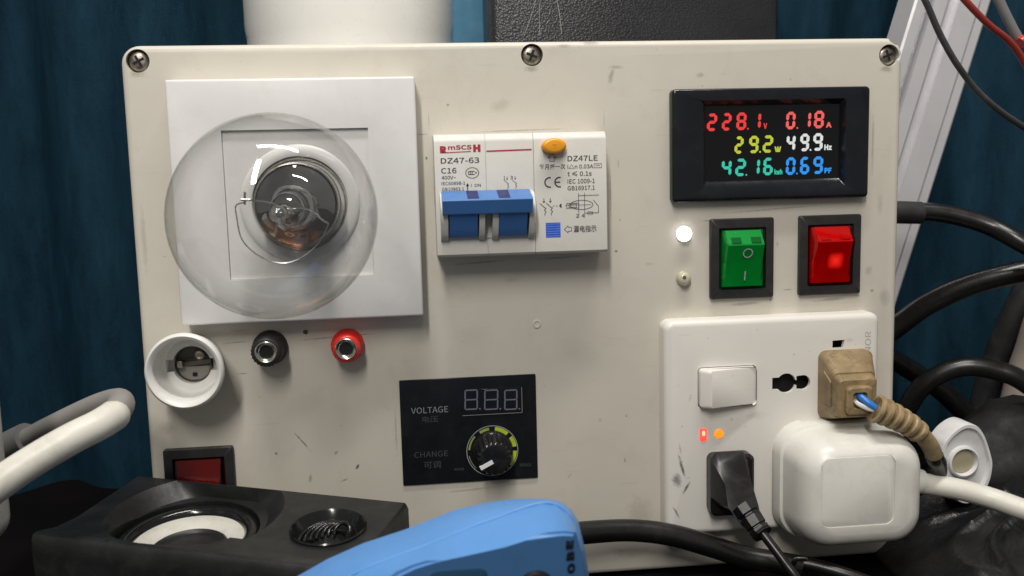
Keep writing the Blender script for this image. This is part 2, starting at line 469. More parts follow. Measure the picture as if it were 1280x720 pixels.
t = NT.__new__(NT); t.m = M['red_on']; t.t = t.m.node_tree; t.n = t.t.nodes; t.l = t.t.links; t.b = t.n['Principled BSDF']
t.tc = [n for n in t.n if n.type == 'TEX_COORD'][0]
sp_ = t.node('ShaderNodeSeparateXYZ'); t.link(t.coord(), sp_.inputs[0])
du = t.math('DIVIDE', t.math('SUBTRACT', sp_.outputs['X'], .0012), .0036); dv = t.math('DIVIDE', t.math('SUBTRACT', sp_.outputs['Z'], .0135), .0036)
dd = t.math('POWER', t.math('ADD', t.math('POWER', t.math('ABSOLUTE', du), 3.4), t.math('POWER', t.math('ABSOLUTE', dv), 3.4)), .42)
gx = t.math('ADD', t.math('MULTIPLY', t.math('SINE', t.math('MULTIPLY', sp_.outputs['X'], 9000)), .16), t.math('MULTIPLY', t.math('SINE', t.math('MULTIPLY', sp_.outputs['Z'], 9000)), .16))
core = t.math('MULTIPLY', t.ramp(dd, .0, 2.1, (1, 1, 1, 1), (0, 0, 0, 1)), t.math('ADD', gx, .62))
halo = t.math('MULTIPLY', t.ramp(dd, .0, 3.6, (1, 1, 1, 1), (0, 0, 0, 1)), .18)     # the neon lamp behind the lens
t.link(t.mix(core, (1.0, .03, .03, 1), (1.0, .26, .16, 1)), t.b.inputs['Emission Color'])
t.link(t.math('ADD', core, halo), t.b.inputs['Emission Strength'])
M['red_glow'] = glow('neon_patch', (1.0, .06, .03), 1.6, (.4, .02, .01))
M['red_off'] = tinted('dark_red_core', (.22, .03, .03), .35)
M['led_on'] = glow('lit_white_lens', (1.0, .99, .96), 4.0, (.8, .8, .8))
M['led_off'] = plastic('cloudy_lens', (.52, .49, .38), .14, .15, (.3, .25, .15), .4, 0)
M['led_red'] = glow('lit_red_lens', (1.0, .07, .05), 1.7, (.5, .05, .03))
M['led_red_core'] = glow('lit_red_core', (1.0, .42, .26), 2.0, (.5, .1, .05))
M['led_orange'] = glow('lit_orange_lens', (1.0, .24, .005), 1.35, (.6, .2, .02))
M['brown'] = plastic('grimy_tan_rubber', (.33, .235, .12), .5, .40, (.07, .042, .02), .9, .16, 900, vscale=170)
M['cord_tan'] = plastic('tan_cord', (.40, .295, .16), .45, .3, (.10, .06, .028), .8, .10, vscale=190)
M['blue_wire'] = plastic('blue_wire', (.03, .20, .62), .35, .1, None, 0, .02)
M['plug_white'] = plastic('white_plug_plastic', (.72, .71, .66), .34, .05, (.34, .29, .21), .24, .03, vscale=60)
M['cable_white'] = plastic('white_cable_pvc', (.70, .68, .61), .42, .06, (.32, .28, .2), .35, .05)
M['cable_grey'] = plastic('grey_cable_pvc', (.20, .20, .20), .5, .1, None, 0, .05)
M['rubber'] = plastic('black_cable_rubber', (.009, .009, .0095), .30, .3, (.05, .047, .043), .2, .06)
M['red_plastic'] = plastic('red_plastic', (.78, .030, .022), .3, .1, (.3, .02, .02), .2, .02)
M['red_wire'] = plastic('red_wire', (.35, .04, .03), .45, .2, (.15, .05, .04), .3, .05)
M['ring_white'] = plastic('white_socket_plastic', (.74, .73, .70), .3, .03, (.42, .38, .3), .2, .02)
M['brass'] = plastic('dirty_contact', (.11, .10, .085), .5, .4, (.03, .028, .025), .5, .1)
M['hole'] = plastic('dark_hole', (.006, .006, .006), .8, .1, None, 0, 0)
M['blue_case'] = plastic('blue_case_plastic', (.105, .285, .63), .40, .06, (.06, .16, .40), .25, .12, 2500)
M['speaker'] = plastic('speaker_black', (.015, .016, .017), .42, .25, (.07, .07, .066), .28, .14, 1500)
M['speaker_gloss'] = plastic('surround_rubber', (.009, .010, .011), .16, .3, (.07, .07, .06), .2, .02)
M['cone_white'] = plastic('white_cone', (.62, .61, .55), .5, .05, (.25, .2, .1), .35, .05, vscale=110)
M['bottle'] = plastic('white_bottle_plastic', (.72, .72, .69), .3, .04, None, 0, .01)
M['beige_pipe'] = plastic('beige_plastic', (.40, .35, .30), .5, .15, None, 0, .02)
M['clip'] = plastic('milky_plastic', (.70, .70, .70), .22, .06, (.35, .33, .3), .3, .02)
M['clip_in'] = plastic('yellowed_plastic', (.46, .41, .28), .3, .1, (.3, .25, .15), .3, .02)
M['dial'] = ink('lime_print', (.36, .46, .02))
M['white_line'] = plastic('white_pointer', (.8, .8, .8), .4, .03, None, 0, 0)
# rust inside the bulb's cap
t = NT('sooty_cap'); sp_ = t.node('ShaderNodeSeparateXYZ'); t.link(t.coord(), sp_.inputs[0])
n_ = t.noise(170, 7, .7, .4)
k_ = t.math('ADD', t.math('MULTIPLY', sp_.outputs['Z'], -45.0), t.math('MULTIPLY', sp_.outputs['X'], -14.0))
k_ = t.math('ADD', k_, t.math('MULTIPLY', t.math('SUBTRACT', n_, .5), 1.5))
c_ = t.mix(t.ramp(k_, .24, .62), (.10, .095, .11, 1), (.36, .15, .07, 1))
t.link(c_, t.b.inputs['Base Color']); t.b.inputs['Metallic'].default_value = .8; t.b.inputs['Roughness'].default_value = .20
M['soot'] = t.m
# leather
t = NT('black_leather'); v_ = t.node('ShaderNodeTexVoronoi'); v_.inputs['Scale'].default_value = 1100; t.link(t.coord(), v_.inputs['Vector'])
t.link(t.mix(t.ramp(t.noise(25, 4), .3, .7), (.007, .007, .009, 1), (.016, .0165, .020, 1)), t.b.inputs['Base Color'])
t.b.inputs['Roughness'].default_value = .34; t.bump(v_.outputs['Distance'], .35, .0005); M['leather'] = t.m
# curtain cloth
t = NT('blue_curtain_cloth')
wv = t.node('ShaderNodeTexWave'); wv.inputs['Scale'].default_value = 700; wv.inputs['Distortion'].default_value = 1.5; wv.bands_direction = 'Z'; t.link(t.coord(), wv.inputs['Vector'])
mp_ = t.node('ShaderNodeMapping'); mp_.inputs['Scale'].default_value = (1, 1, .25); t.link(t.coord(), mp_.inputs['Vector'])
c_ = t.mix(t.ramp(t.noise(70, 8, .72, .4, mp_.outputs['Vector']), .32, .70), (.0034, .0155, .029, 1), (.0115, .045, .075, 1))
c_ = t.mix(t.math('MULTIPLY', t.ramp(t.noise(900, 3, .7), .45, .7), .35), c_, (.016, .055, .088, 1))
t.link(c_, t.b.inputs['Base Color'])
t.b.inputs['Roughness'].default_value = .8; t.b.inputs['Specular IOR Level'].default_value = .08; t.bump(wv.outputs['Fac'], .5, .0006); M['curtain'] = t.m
# bag film
t = NT('black_bag_film'); t.b.inputs['Base Color'].default_value = (.010, .010, .011, 1)
t.b.inputs['Roughness'].default_value = .33; t.bump(t.noise(60, 6, .6, 1.6), .35, .003); M['bag'] = t.m
t = NT('dark_table_top'); t.link(t.mix(t.ramp(t.noise(12, 6), .3, .7), (.0025, .0024, .0026, 1), (.006, .0045, .005, 1)), t.b.inputs['Base Color']); t.b.inputs['Roughness'].default_value = .9; t.b.inputs['Specular IOR Level'].default_value = .05; M['table'] = t.m

# ------------------------------------------------------------------ setting
bm = NB(); box(bm, -700, 900, -420, 420, -40, -9, 2)
tb = obj('table_top', bm, M['table'], None); tb['kind'] = 'structure'
bm = NB()
nx, nz = 260, 30
grid = []
for j in range(nz + 1):
    row = []
    for i in range(nx + 1):
        x = -420 + 1100 * i / nx; z = -40 + 640 * j / nz
        y = 152 + 15 * math.sin(x * .052 + .5 * math.sin(z * .008)) + 6 * math.sin(x * .13 + 1.3 + .4 * math.sin(z * .011)) + 8 * noise.noise(Vector((x * .012, z * .006, 3)))
        row.append(bm.verts.new((x, y, z)))
    grid.append(row)
for j in range(nz):
    for i in range(nx): bm.faces.new((grid[j][i], grid[j][i + 1], grid[j + 1][i + 1], grid[j + 1][i]))
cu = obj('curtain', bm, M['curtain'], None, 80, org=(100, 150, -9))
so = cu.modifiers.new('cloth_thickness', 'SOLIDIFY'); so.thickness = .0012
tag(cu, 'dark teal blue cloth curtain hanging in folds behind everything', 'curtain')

# ------------------------------------------------------------------ the control box
BX = (0, 290.9); BZ = (-7.5, 200)
cb = thing('control_box', 'beige plastic enclosure with grimy front panel holding the meters, breaker and sockets', 'enclosure', (145, 45, -9))
bm = NB(); prism(bm, rrect(1.2, BX[1] - 1.2, BZ[0] + 1, BZ[1] - 1.2, 6), 92, 6.4, 0)
obj('enclosure_body', bm, M['panel'], cb)
bm = NB(); prism(bm, rrect(BX[0], BX[1], BZ[0], BZ[1], 6.5, 8), 6, 0, 2.2, 4)
lid = obj('front_panel', bm, M['panel'], cb)
cutters = []
screws = [P(172, 76, 0), P(665, 68.5, 0), P(1111.5, 69, 0)]
for (sx, sz) in screws:
    b2 = NB(); lathe(b2, [(0, -3), (4.1, -3), (4.1, 4.2), (0, 4.2)], sx, sz, 28); cutters.append(obj('cutter', b2, None, cb))
hx, hz = P(382, 415, 0); b2 = NB(); lathe(b2, [(0, -2), (1.0, -2), (.9, 3.5), (0, 3.5)], hx, hz, 10); cutters.append(obj('cutter', b2, None, cb))
# the broken corner: bites out of the rim beside the right screw
def chip(cx, cz, r, sd, y0=-1, y1=9):
    rnd = random.Random(sd); b = NB()
    pts = [(cx + r * (1 + rnd.uniform(-.35, .3)) * math.cos(a), cz + r * (1 + rnd.uniform(-.35, .3)) * math.sin(a)) for a in [2 * PI * k / 9 for k in range(9)]]
    loft(b, [at_y(pts, y1), at_y([(cx + (p[0] - cx) * 1.25, cz + (p[1] - cz) * 1.25) for p in pts], y0)]); return obj('cutter', b, None, cb)
cutters += [chip(292.2, 192.5, 2.3, 3), chip(288.6, 199.4, 2.2, 5), chip(291.6, 196.8, 1.8, 8)]
cut(lid, cutters)
for i, (sx, sz) in enumerate(screws):
    bm = NB(); lathe(bm, [(3.7, 4.0), (3.7, 2.0), (3.2, 1.3), (2.0, .9), (0, .8)], sx, sz, 24)
    s_ = obj('screw', bm, M['zinc'], cb)
    bm = NB(); a = .5 + i * .7
    for k in (0, 1):
        d = Vector((math.cos(a + k * PI / 2), math.sin(a + k * PI / 2)))
        q = Vector((-d.y, d.x))
        pts = [Vector((sx, sz)) + d * u * 2.1 + q * v * .45 for u, v in ((-1, -1), (1, -1), (1, 1), (-1, 1))]
        loft(bm, [at_y(pts, 1.6), at_y(pts, .72 - .03 * k)])
    obj('cross_slot', bm, M['hole'], s_)
bx_, bz_ = P(671, 405, 0)
bm = NB(); lathe(bm, [(1.7, .1), (1.6, -.35), (1.1, -.45), (.8, -.1), (0, -.1)], bx_, bz_, 20)
obj('plugged_hole', bm, M['panel'], cb)

# ------------------------------------------------------------------ lamp holder and bulb
LX0, LX1, LZ0, LZ1 = 17.0, 103.0, 100.9, 186.9
AX, AZ = 60.8, 143.0
lh = thing('lamp_holder', 'white square plate with recessed centre and screw socket behind the clear bulb', 'lamp holder', (60, 0, 101))
bm = NB(); box(bm, LX0, LX1, -10, -.05, LZ0, LZ1, .9, 3)
pl = obj('plate', bm, M['white'], lh)
b2 = NB(); box(b2, 35.0, 85.8, -14, -8.4, 116.6, 169.2, 0); c1 = obj('cutter', b2, None, lh)
cut(pl, [c1])
bm = NB(); box(bm, 35.03, 85.77, -8.9, -8.0, 116.63, 169.17, .1, 1)
obj('insert', bm, M['white'], lh)
bm = NB(); lathe(bm, [(21.0, -9.2), (20.6, -9.6), (20.0, -10.0), (17.6, -10.2), (16.8, -10.0), (16.5, -9.6), (16.4, -2), (0, -2)], AX, AZ, 56)
obj('socket_collar', bm, M['white'], lh)
bm = NB(); lathe(bm, [(16.2, -2.5), (16.2, -9.5), (15.6, -9.5), (15.6, -2.5)], AX, AZ, 48, True)
obj('contact_sleeve', bm, M['zinc'], lh)

lb = thing('light_bulb', 'clear glass incandescent light bulb screwed into the white square holder', 'light bulb', (AX, -2, AZ))
def lean(bm):                                  # the bulb sits a little askew in its holder
    for v in bm.verts:
        k = v.co.y + 20
        v.co.x += k * .020; v.co.z += k * .045
    return bm
DY_ = 18.5
prof = [(13.6, -38.0), (14.0, -41), (15.2, -46), (18.0, -52), (21.8, -58), (25.2, -64), (27.9, -70), (29.5, -77), (30.1, -84), (29.6, -91), (27.9, -97.6), (24.8, -103.4), (20.2, -108.2), (14.2, -111.6), (7.2, -113.5), (0, -114)]
prof = [(a, b + DY_) for a, b in prof]
sm = smooth_path([Vector((a, b, 0)) for a, b in prof], 4)
bm = NB(); lathe(bm, [(max(0, p.x), p.y) for p in sm[:-1]] + [(0, prof[-1][1])], AX, AZ, 80)
obj('glass_globe', lean(bm), M['clear'], lb, 80)
bm = NB(); pr = [(14.2, -20.0)]
for k in range(13):
    pr.append((13.6 + (.5 if k % 2 else -.3), -18.8 + k * 1.3))
pr += [(9.5, -2.6), (0, -2.2)]
lathe(bm, pr, AX, AZ, 48)
cp = obj('screw_cap', lean(bm), M['metal'], lb)
bm = NB(); lathe(bm, [(13.9, -20.4), (13.2, -19.4), (9, -18.6), (4, -18.3), (0, -18.3)], AX, AZ, 48)
obj('cap_inside', lean(bm), M['soot'], cp)
bm = NB(); lathe(bm, [(14.5, -20.0), (14.4, -20.8), (13.9, -20.9), (13.7, -20.2)], AX, AZ, 56, True)
obj('cap_rim', lean(bm), M['metal'], cp)
bm = NB(); lathe(bm, [(13.4, -22), (11.0, -23.2), (8.0, -25.6), (6.0, -29.5), (5.0, -34), (4.9, -38), (5.6, -41), (5.2, -43.2), (3.6, -44.6), (2.0, -46), (1.5, -50), (1.5, -55), (2.0, -57.2), (2.6, -59.2), (2.4, -61.2), (1.5, -62.5), (0, -62.9)], AX, AZ, 40)
stm = obj('glass_stem', lean(bm), M['clear2'], lb, 80)
bm = NB(); lathe(bm, [(1.7, -24), (1.7, -43), (1.2, -43), (1.2, -24)], AX, AZ, 16, True)
obj('exhaust_tube', lean(bm), M['clear2'], stm, 80)
bm = NB(); box(bm, AX - 3.4, AX + 3.4, -43.0, -37.5, AZ - 1.4, AZ + .6, .6, 2); obj('glass_pinch', lean(bm), M['clear2'], stm, 60)
fy = -62
def F(px, py, y=fy): return P3(px, py, y)
bm = NB(); tube(bm, [Vector((AX - 2.6, -41, AZ - .8)), F(343, 255, -50), F(320, 251, -59), F(306, 249)], .26, 6); obj('lead_wire', bm, M['wire_metal'], lb)
bm = NB(); tube(bm, [Vector((AX + 2.6, -41, AZ - .8)), F(388, 263, -50), F(403, 275, -59), F(411, 280)], .26, 6); obj('lead_wire', bm, M['wire_metal'], lb)
bm = NB(); tube(bm, [F(306, 240), F(306, 256)], .4, 6, 2); tube(bm, [F(301, 249.5, fy - .2), F(313, 250, fy - .2)], .4, 6, 2); obj('wire_hook', bm, M['wire_metal'], lb)
bm = NB(); tube(bm, [Vector((AX + .1, -58, AZ - 2.5)), F(356, 280, -60), F(367, 284, -62)], .24, 6); obj('support_wire', bm, M['wire_metal'], lb)
fil = [F(306, 253), F(295, 257), F(296, 272), F(301, 296), F(312, 311), F(328, 322), F(345, 328), F(362, 328), F(380, 320), F(396, 307), F(405, 293), F(411, 280)]
bm = NB(); tube(bm, fil, .2, 6, 6); obj('filament', bm, M['wire_metal'], lb)

# ------------------------------------------------------------------ circuit breaker
YF = -14
cbk = thing('circuit_breaker', 'grey two pole breaker with blue toggle, orange test button and printed ratings', 'circuit breaker', (140, 0, 122))
def module(name, x0, x1):
    bm = NB()
    pr = [(-.1, 122.4), (YF + .9, 122.4), (YF, 123.3), (YF, 163.2), (YF + .5, 164.2), (YF + 2.2, 166.1), (-.1, 166.1)]
    loft(bm, [[(x0, a, b) for a, b in pr], [(x1, a, b) for a, b in pr]])
    bmesh.ops.bevel(bm, geom=[e for e in bm.edges if abs(e.verts[0].co.x - e.verts[1].co.x) < .01], offset=.14, segments=2, affect='EDGES')
    return obj(name, bm, M['breaker'], cbk, 30)
xs1 = P(607, 200, YF)[0]; xs2 = P(667, 200, YF)[0]
m1 = module('pole_module', 108.8, xs1 - .03)
m2 = module('pole_module', xs1 + .03, xs2 - .06)
m3 = module('leakage_module', xs2 + .06, 170.9)
# toggle: a bar across both poles on two feet
x0, x1 = P(553, 255, -24)[0], P(666, 255, -24)[0]
zt = P(610, 237.6, -15.5)[1]; zm = P(610, 249, -25.5)[1]; zb = P(610, 267.5, -25)[1]; zf = P(610, 295.5, -15)[1]
bm = NB(); pr = [(-14.0, zt - 2.5), (-15.2, zt), (-15.5, zt), (-25.4, zm + .15), (-25.6, zm - .3), (-23.2, zb + .3), (-22.8, zb), (-16, zb + .6)]
loft(bm, [[(x0, a, b) for a, b in pr], [(x0 + 1.2, a, b + .0) for a, b in pr], [(x1 - 1.2, a, b) for a, b in pr], [(x1, a, b) for a, b in pr]])
tg = obj('toggle', bm, M['blue_handle'], cbk, 25)
for a, b in ((562, 597), (624, 659)):
    fx0, fx1 = P(a, 285, -19)[0], P(b, 285, -19)[0]
    pr = [(-13.5, zb + 1), (-22.4, zb + .5), (-20.6, zb - 2), (-18.4, zb - 5), (-16.6, zf + .4), (-16.0, zf), (-13.5, zf)]
    bm = NB(); loft(bm, [[(fx0, p, q) for p, q in pr], [(fx1, p, q) for p, q in pr]])
    obj('toggle_foot', bm, M['blue_handle'], tg, 35)
for a, b in ((584, 598.5), (623, 637.5)):
    u0, u1 = P(a, 242, -23)[0], P(b, 242, -23)[0]
    bm = NB(); d = Vector((-25.4 + 15.5, zm + .15 - zt)); nn = Vector((d.y, -d.x)).normalized() * .08
    p0 = Vector((-15.5, zt)) + d * .04 + nn; p1 = Vector((-15.5, zt)) + d * .95 + nn
    bm.faces.new([bm.verts.new(v) for v in ((u0, p0.x, p0.y), (u1, p0.x, p0.y), (u1, p1.x, p1.y), (u0, p1.x, p1.y))])
    obj('mark', bm, M['dark_blue'], tg, rec=False)
for a, b, fl in ((551, 560, 1), (598.5, 605.5, 0), (615, 622.5, 0), (660.5, 668, 2)):
    u0, u1 = P(a, 285, -16)[0], P(b, 285, -16)[0]
    pr = [(YF + .1, zt - .5), (-17.5, zt - 1), (-20.5, zm - 2), (-21.2, zb + 1), (-20.0, zb - 3), (-17.6, zf + 1.2), (-16.2, zf - .4), (YF - .3, zf - 1.3), (YF + .1, zf - 1.4)]
    bm = NB(); loft(bm, [[(u0, p, q) for p, q in pr], [(u1, p, q) for p, q in pr]])
    obj('guard', bm, M['cheek'], cbk, 35)
u0, u1 = P(604, 285, -14)[0], P(617, 285, -14)[0]
bm = NB(); box(bm, u0, u1, YF - .5, YF + .1, zf - .6, zt - 2, .1, 1); obj('slot_floor', bm, M['breaker'], cbk)
# test button
bx0, bz0 = P(693, 183, -17)
bm = NB(); prism(bm, circ(bx0, bz0 + .2, 4.4, 32, 0, 2.75), YF, -17.6, 1.1, 4); tbn = obj('test_button', bm, M['amber'], cbk)
bm = NB(); stroke(bm, [(bx0 - .7, bz0 + .6), (bx0 + .7, bz0 + .6)], .22, -17.66); stroke(bm, [(bx0, bz0 + .6), (bx0, bz0 - .7)], .22, -17.67); obj('button_mark', bm, ink('amber_print', (.55, .20, .01)), tbn, rec=False)
YP = YF - .07
def tx(s, mat_, par, l, b, r, t_, y=YP, bold=0.004, **k):
    a, c = P(l, b, y), P(r, t_, y)
    return text('lettering', s, mat_, par, a, (c[0], c[1]), y, bold, **k)
# brand plate: large first and last letters, small middle ones over a rule
tx('R', M['red_ink'], m1, 550, 191.5, 558.5, 182.5, bold=.03)
tx('mSCS', M['red_ink'], m1, 560, 187.3, 589.5, 181, bold=.012)
tx('H', M['red_ink'], m1, 591.5, 190, 600.5, 180.5, bold=.03)
bm = NB(); stroke(bm, [P(558, 190.8, YP), P(588.5, 189.2, YP)], .28, YP); obj('rule', bm, M['red_ink'], m1, rec=False)
bm = NB(); stroke(bm, [P(608.5, 189, YP), P(664, 186.8, YP)], .5, YP); obj('rule', bm, M['red_ink'], m2, rec=False)
tx('DZ47-63', M['ink'], m1, 551, 204.6, 599, 196.5)
tx('C16', M['ink'], m1, 551.5, 217, 570.5, 209.6)
tx('400V~', M['ink'], m1, 552, 224.6, 570, 219.4)
tx('IEC60898-1', M['ink'], m1, 552, 231.6, 581.5, 226.6)
tx('GB10963.1', M['ink'], m1, 552.5, 239, 580, 233.8)
tx('I  ON', M['ink'], m1, 589, 233.6, 601, 229.5)
bm = NB(); c = P(584.5, 234, YP); stroke(bm, [(c[0], c[1] - 1.1), (c[0], c[1] + .9)], .35, YP)
bm.faces.new([bm.verts.new(v) for v in ((c[0] - .6, YP, c[1] + .4), (c[0] + .6, YP, c[1] + .4), (c[0], YP, c[1] + 1.5))]); obj('arrow', bm, M['ink'], m1, rec=False)
bm = NB(); c = P(590.3, 216, YP); ring2(bm, c[0], c[1], 2.2, 2.45, YP, n=32, rz=.8)
for k, (dx, r) in enumerate(((-.9, .8), (-.2, .8), (.5, .8))): ring2(bm, c[0] + dx, c[1], .45, .7, YP, 50, 310, 16)
ring2(bm, c[0] + 1.35, c[1], 0.01, .3, YP, n=8); obj('certification_mark', bm, M['ink'], m1, rec=False)
def contact(bm, px, py, y, s=1.0):
    c = P(px, py, y)
    def q(a, b): return (c[0] + a * s, c[1] + b * s)
    stroke(bm, [q(0, 2.6), q(0, 1.2)], .22 * s, y); stroke(bm, [q(-.35, 1.7), q(0, 1.2), q(.35, 1.7)], .18 * s, y)
    stroke(bm, [q(-1.3, 1.0), q(.1, -.3)], .2 * s, y)
    stroke(bm, [q(.1, -.3), q(.7, -.6), q(.1, -1.2), q(.7, -1.8), q(.2, -2.4), q(.3, -3.0)], .2 * s, y)
bm = NB(); contact(bm, 634, 228, YP, .8); contact(bm, 644, 227.5, YP, .8); obj('circuit_symbol', bm, M['ink'], m2, rec=False)
tx('1', M['ink'], m2, 629.5, 224.5, 631.5, 220); tx('3', M['ink'], m2, 638, 224, 641, 219.6)
tx('DZ47LE', M['ink'], m3, 709.5, 201.5, 747, 194)
tx('I△n 0.03A', M['ink'], m3, 709.5, 211, 741.5, 204.6)
bm = NB(); a, b = P(742.6, 209.6, YP), P(752, 204.4, YP); stroke(bm, [a, (b[0], a[1]), b, (a[0], b[1]), a], .16, YP); stroke(bm, [(a[0] + .6, (a[1] + b[1]) / 2), ((a[0] + b[0]) / 2, (a[1] + b[1]) / 2 + .2), (b[0] - .6, (a[1] + b[1]) / 2)], .16, YP - .01); obj('wave_symbol', bm, M['ink'], m3, rec=False)
tx('t ≤ 0.1s', M['ink'], m3, 709.5, 220.4, 739.5, 213.4)
tx('IEC 1009-1', M['ink'], m3, 709.5, 229.6, 743.5, 223)
tx('GB16917.1', M['ink'], m3, 709.5, 238, 743.5, 231.6)
tx('每月按一次', M['ink'], m3, 674.5, 212.2, 706.5, 204.4)
tx('漏电指示', M['ink'], m3, 717, 290.6, 745.5, 281.2)
bm = NB(); c = P(690, 197.5, YP); stroke(bm, [(c[0] - .8, c[1] - 1.2), (c[0] - .8, c[1] + .1), (c[0] - 1.5, c[1] + .1), (c[0], c[1] + 1.6), (c[0] + 1.5, c[1] + .1), (c[0] + .8, c[1] + .1), (c[0] + .8, c[1] - 1.2), (c[0] - .8, c[1] - 1.2)], .2, YP); obj('arrow', bm, M['ink'], m3, rec=False)
bm = NB(); c = P(710.5, 286.5, YP); stroke(bm, [(c[0] + 1.2, c[1] + .7), (c[0] - .1, c[1] + .7), (c[0] - .1, c[1] + 1.3), (c[0] - 1.5, c[1]), (c[0] - .1, c[1] - 1.3), (c[0] - .1, c[1] - .7), (c[0] + 1.2, c[1] - .7), (c[0] + 1.2, c[1] + .7)], .18, YP); obj('arrow', bm, M['ink'], m3, rec=False)
bm = NB(); c = P(687, 228, YP); ring2(bm, c[0], c[1], 1.45, 1.95, YP, 75, 285, 20); c = P(699.5, 227.6, YP); ring2(bm, c[0], c[1], 1.45, 1.95, YP, 75, 285, 20); stroke(bm, [(c[0] - 1.7, c[1]), (c[0] + .1, c[1])], .45, YP - .01); obj('conformity_mark', bm, M['ink'], m3, rec=False)
bm = NB(); contact(bm, 680, 258, YP, 1.1); contact(bm, 688, 257.6, YP, 1.1)
c = P(712, 258, YP)
for k in range(3): a = P(691 + 4 * k, 257.5, YP); stroke(bm, [a, (a[0] + .6, a[1])], .18, YP)
c = P(702, 257, YP); ring2(bm, c[0], c[1], .01, .75, YP, 90, 270, 10)
c = P(727, 256, YP)
w_, h_ = 4.2, 2.1
stroke(bm, [(c[0] + w_ * math.cos(2 * PI * k / 24), c[1] + h_ * .8 * math.sin(2 * PI * k / 24)) for k in range(25)], .2, YP)
for dx in (-1.1, 1.1): stroke(bm, [(c[0] + dx, c[1] + 4.2), (c[0] + dx, c[1] - 4.6)], .2, YP - .01)
stroke(bm, [(c[0] - 1.1, c[1] + 3.4), (c[0] + 6.4, c[1] + 3.4)], .2, YP - .02)
stroke(bm, [(c[0] + 4.4, c[1] + 1.6), (c[0] + 6.2, c[1] - .6), (c[0] + 6.2, c[1] - 3), (c[0] + 1.1, c[1] - 3)], .2, YP - .02)
a = P(716, 257, YP)
for s in (1.0, 1.6): stroke(bm, [(a[0] - 1.4 * s, a[1] - .55 * s), (a[0] + 1.4 * s, a[1] - .55 * s), (a[0] + 1.4 * s, a[1] + .55 * s), (a[0] - 1.4 * s, a[1] + .55 * s), (a[0] - 1.4 * s, a[1] - .55 * s)], .18, YP - .03)
stroke(bm, [(c[0] - 6, c[1]), (c[0] + 3.5, c[1])], .15, YP - .04)
stroke(bm, [(c[0] + 2.2, c[1] - 2.6), (c[0] + 4, c[1] - 2.6), (c[0] + 4, c[1] - 3.4), (c[0] + 2.2, c[1] - 3.4), (c[0] + 2.2, c[1] - 2.6)], .18, YP - .05)
obj('circuit_symbol', bm, M['ink'], m3, rec=False)
tx('2', M['ink'], m3, 720, 272, 723, 267.5); tx('4', M['ink'], m3, 727, 271.6, 730.5, 267.3)
a, b = P(682.5, 297, YP), P(700.5, 278, YP)
bm = NB(); bm.faces.new([bm.verts.new(v) for v in ((a[0], YP, a[1]), (b[0], YP, a[1]), (b[0], YP, b[1]), (a[0], YP, b[1]))]); iw = obj('indicator_window', bm, ink('blue_print', (.02, .07, .48)), cbk, rec=False)
bm = NB()
for k in range(6):
    z = a[1] + (b[1] - a[1]) * (k + .6) / 6.2; stroke(bm, [(a[0] + .1, z), (b[0] - .1, z)], .22, YP - .05)
obj('stripe', bm, ink('pale_blue_print', (.10, .24, .70)), iw, rec=False)

# ------------------------------------------------------------------ power meter
pm = thing('power_meter', 'black rectangular panel meter showing glowing red, yellow, green and blue digits', 'panel meter', (237, 0, 139))
mx0, mx1, mz0, mz1 = 198.3, 275.9, 139.2, 181.5
YM = -4.2
o0, o1 = P(876, 237, -3), P(1056, 123, -3)           # outer edge of the sloped opening
i0, i1 = P(881.5, 227, -1.2), P(1050, 130, -1.2)
bm = NB()
out = rrect(mx0, mx1, mz0, mz1, 1.6, 4)
def frame_loop(r0, r1, n): return rrect(r0[0], r1[0], r0[1], r1[1], .8, 4)
mid = rrect(o0[0], o1[0], o0[1], o1[1], .8, 4); inn = rrect(i0[0], i1[0], i0[1], i1[1], .6, 4)
ins = rrect(mx0 + .9, mx1 - .9, mz0 + .9, mz1 - .9, 1.2, 4)
ins0 = rrect(mx0 + .25, mx1 - .25, mz0 + .25, mz1 - .25, 1.4, 4)
loft(bm, [at_y(out, -.05), at_y(out, YM + 1), at_y(ins0, YM + .3), at_y(ins, YM), at_y(mid, YM), at_y(inn, -1.2)], False, False)
obj('bezel', bm, M['bezel'], pm, 50)
bm = NB(); prism(bm, rrect(i0[0] - .3, i1[0] + .3, i0[1] - .3, i1[1] + .3, .6, 3), -.1, -1.3, 0)
scr = obj('screen', bm, M['screen'], pm)
YD = -1.36
dig = {}
def gm(n, c, s): return glow(n, c, s, (.02, .02, .02))
DR = gm('digit_red', (1.0, .045, .045), .95); DR2 = gm('digit_light_red', (1.0, .13, .12), 1.0); DY = gm('digit_yellow', (.60, .68, .035), .95); DW = gm('digit_white', (.86, .88, .86), .95); DG = gm('digit_green', (.03, .62, .45), 1.0); DB = gm('digit_blue', (.015, .34, 1.0), 1.0)
rows = [  # (char, left, right, bottom, top) in quarter pixels from (820, 80)
 (DR, 247, 336, [('2', 253, 308), ('2', 328, 380), ('8', 400, 455), ('.', 455, 0), ('1', 488, 528)], ('V', 537, 556)),
 (DR2, 238, 327, [('0', 648, 700), ('.', 702, 0), ('1', 738, 778), ('8', 788, 843)], ('A', 849, 879)),
 (DY, 361, 449, [('2', 391, 440), ('9', 463, 516), ('.', 516, 0), ('2', 532, 588)], ('W', 592, 626)),
 (DW, 350, 439, [('4', 650, 700), ('9', 718, 769), ('.', 768, 0), ('9', 783, 837)], ('Hz', 841, 879)),
 (DG, 475, 564, [('4', 326, 380), ('2', 395, 452), ('.', 447, 0), ('1', 484, 522), ('6', 534, 587)], ('kwh', 592, 632)),
 (DB, 466, 555, [('0', 647, 700), ('.', 700, 0), ('6', 718, 770), ('9', 783, 838)], ('PF', 842, 878)),
]
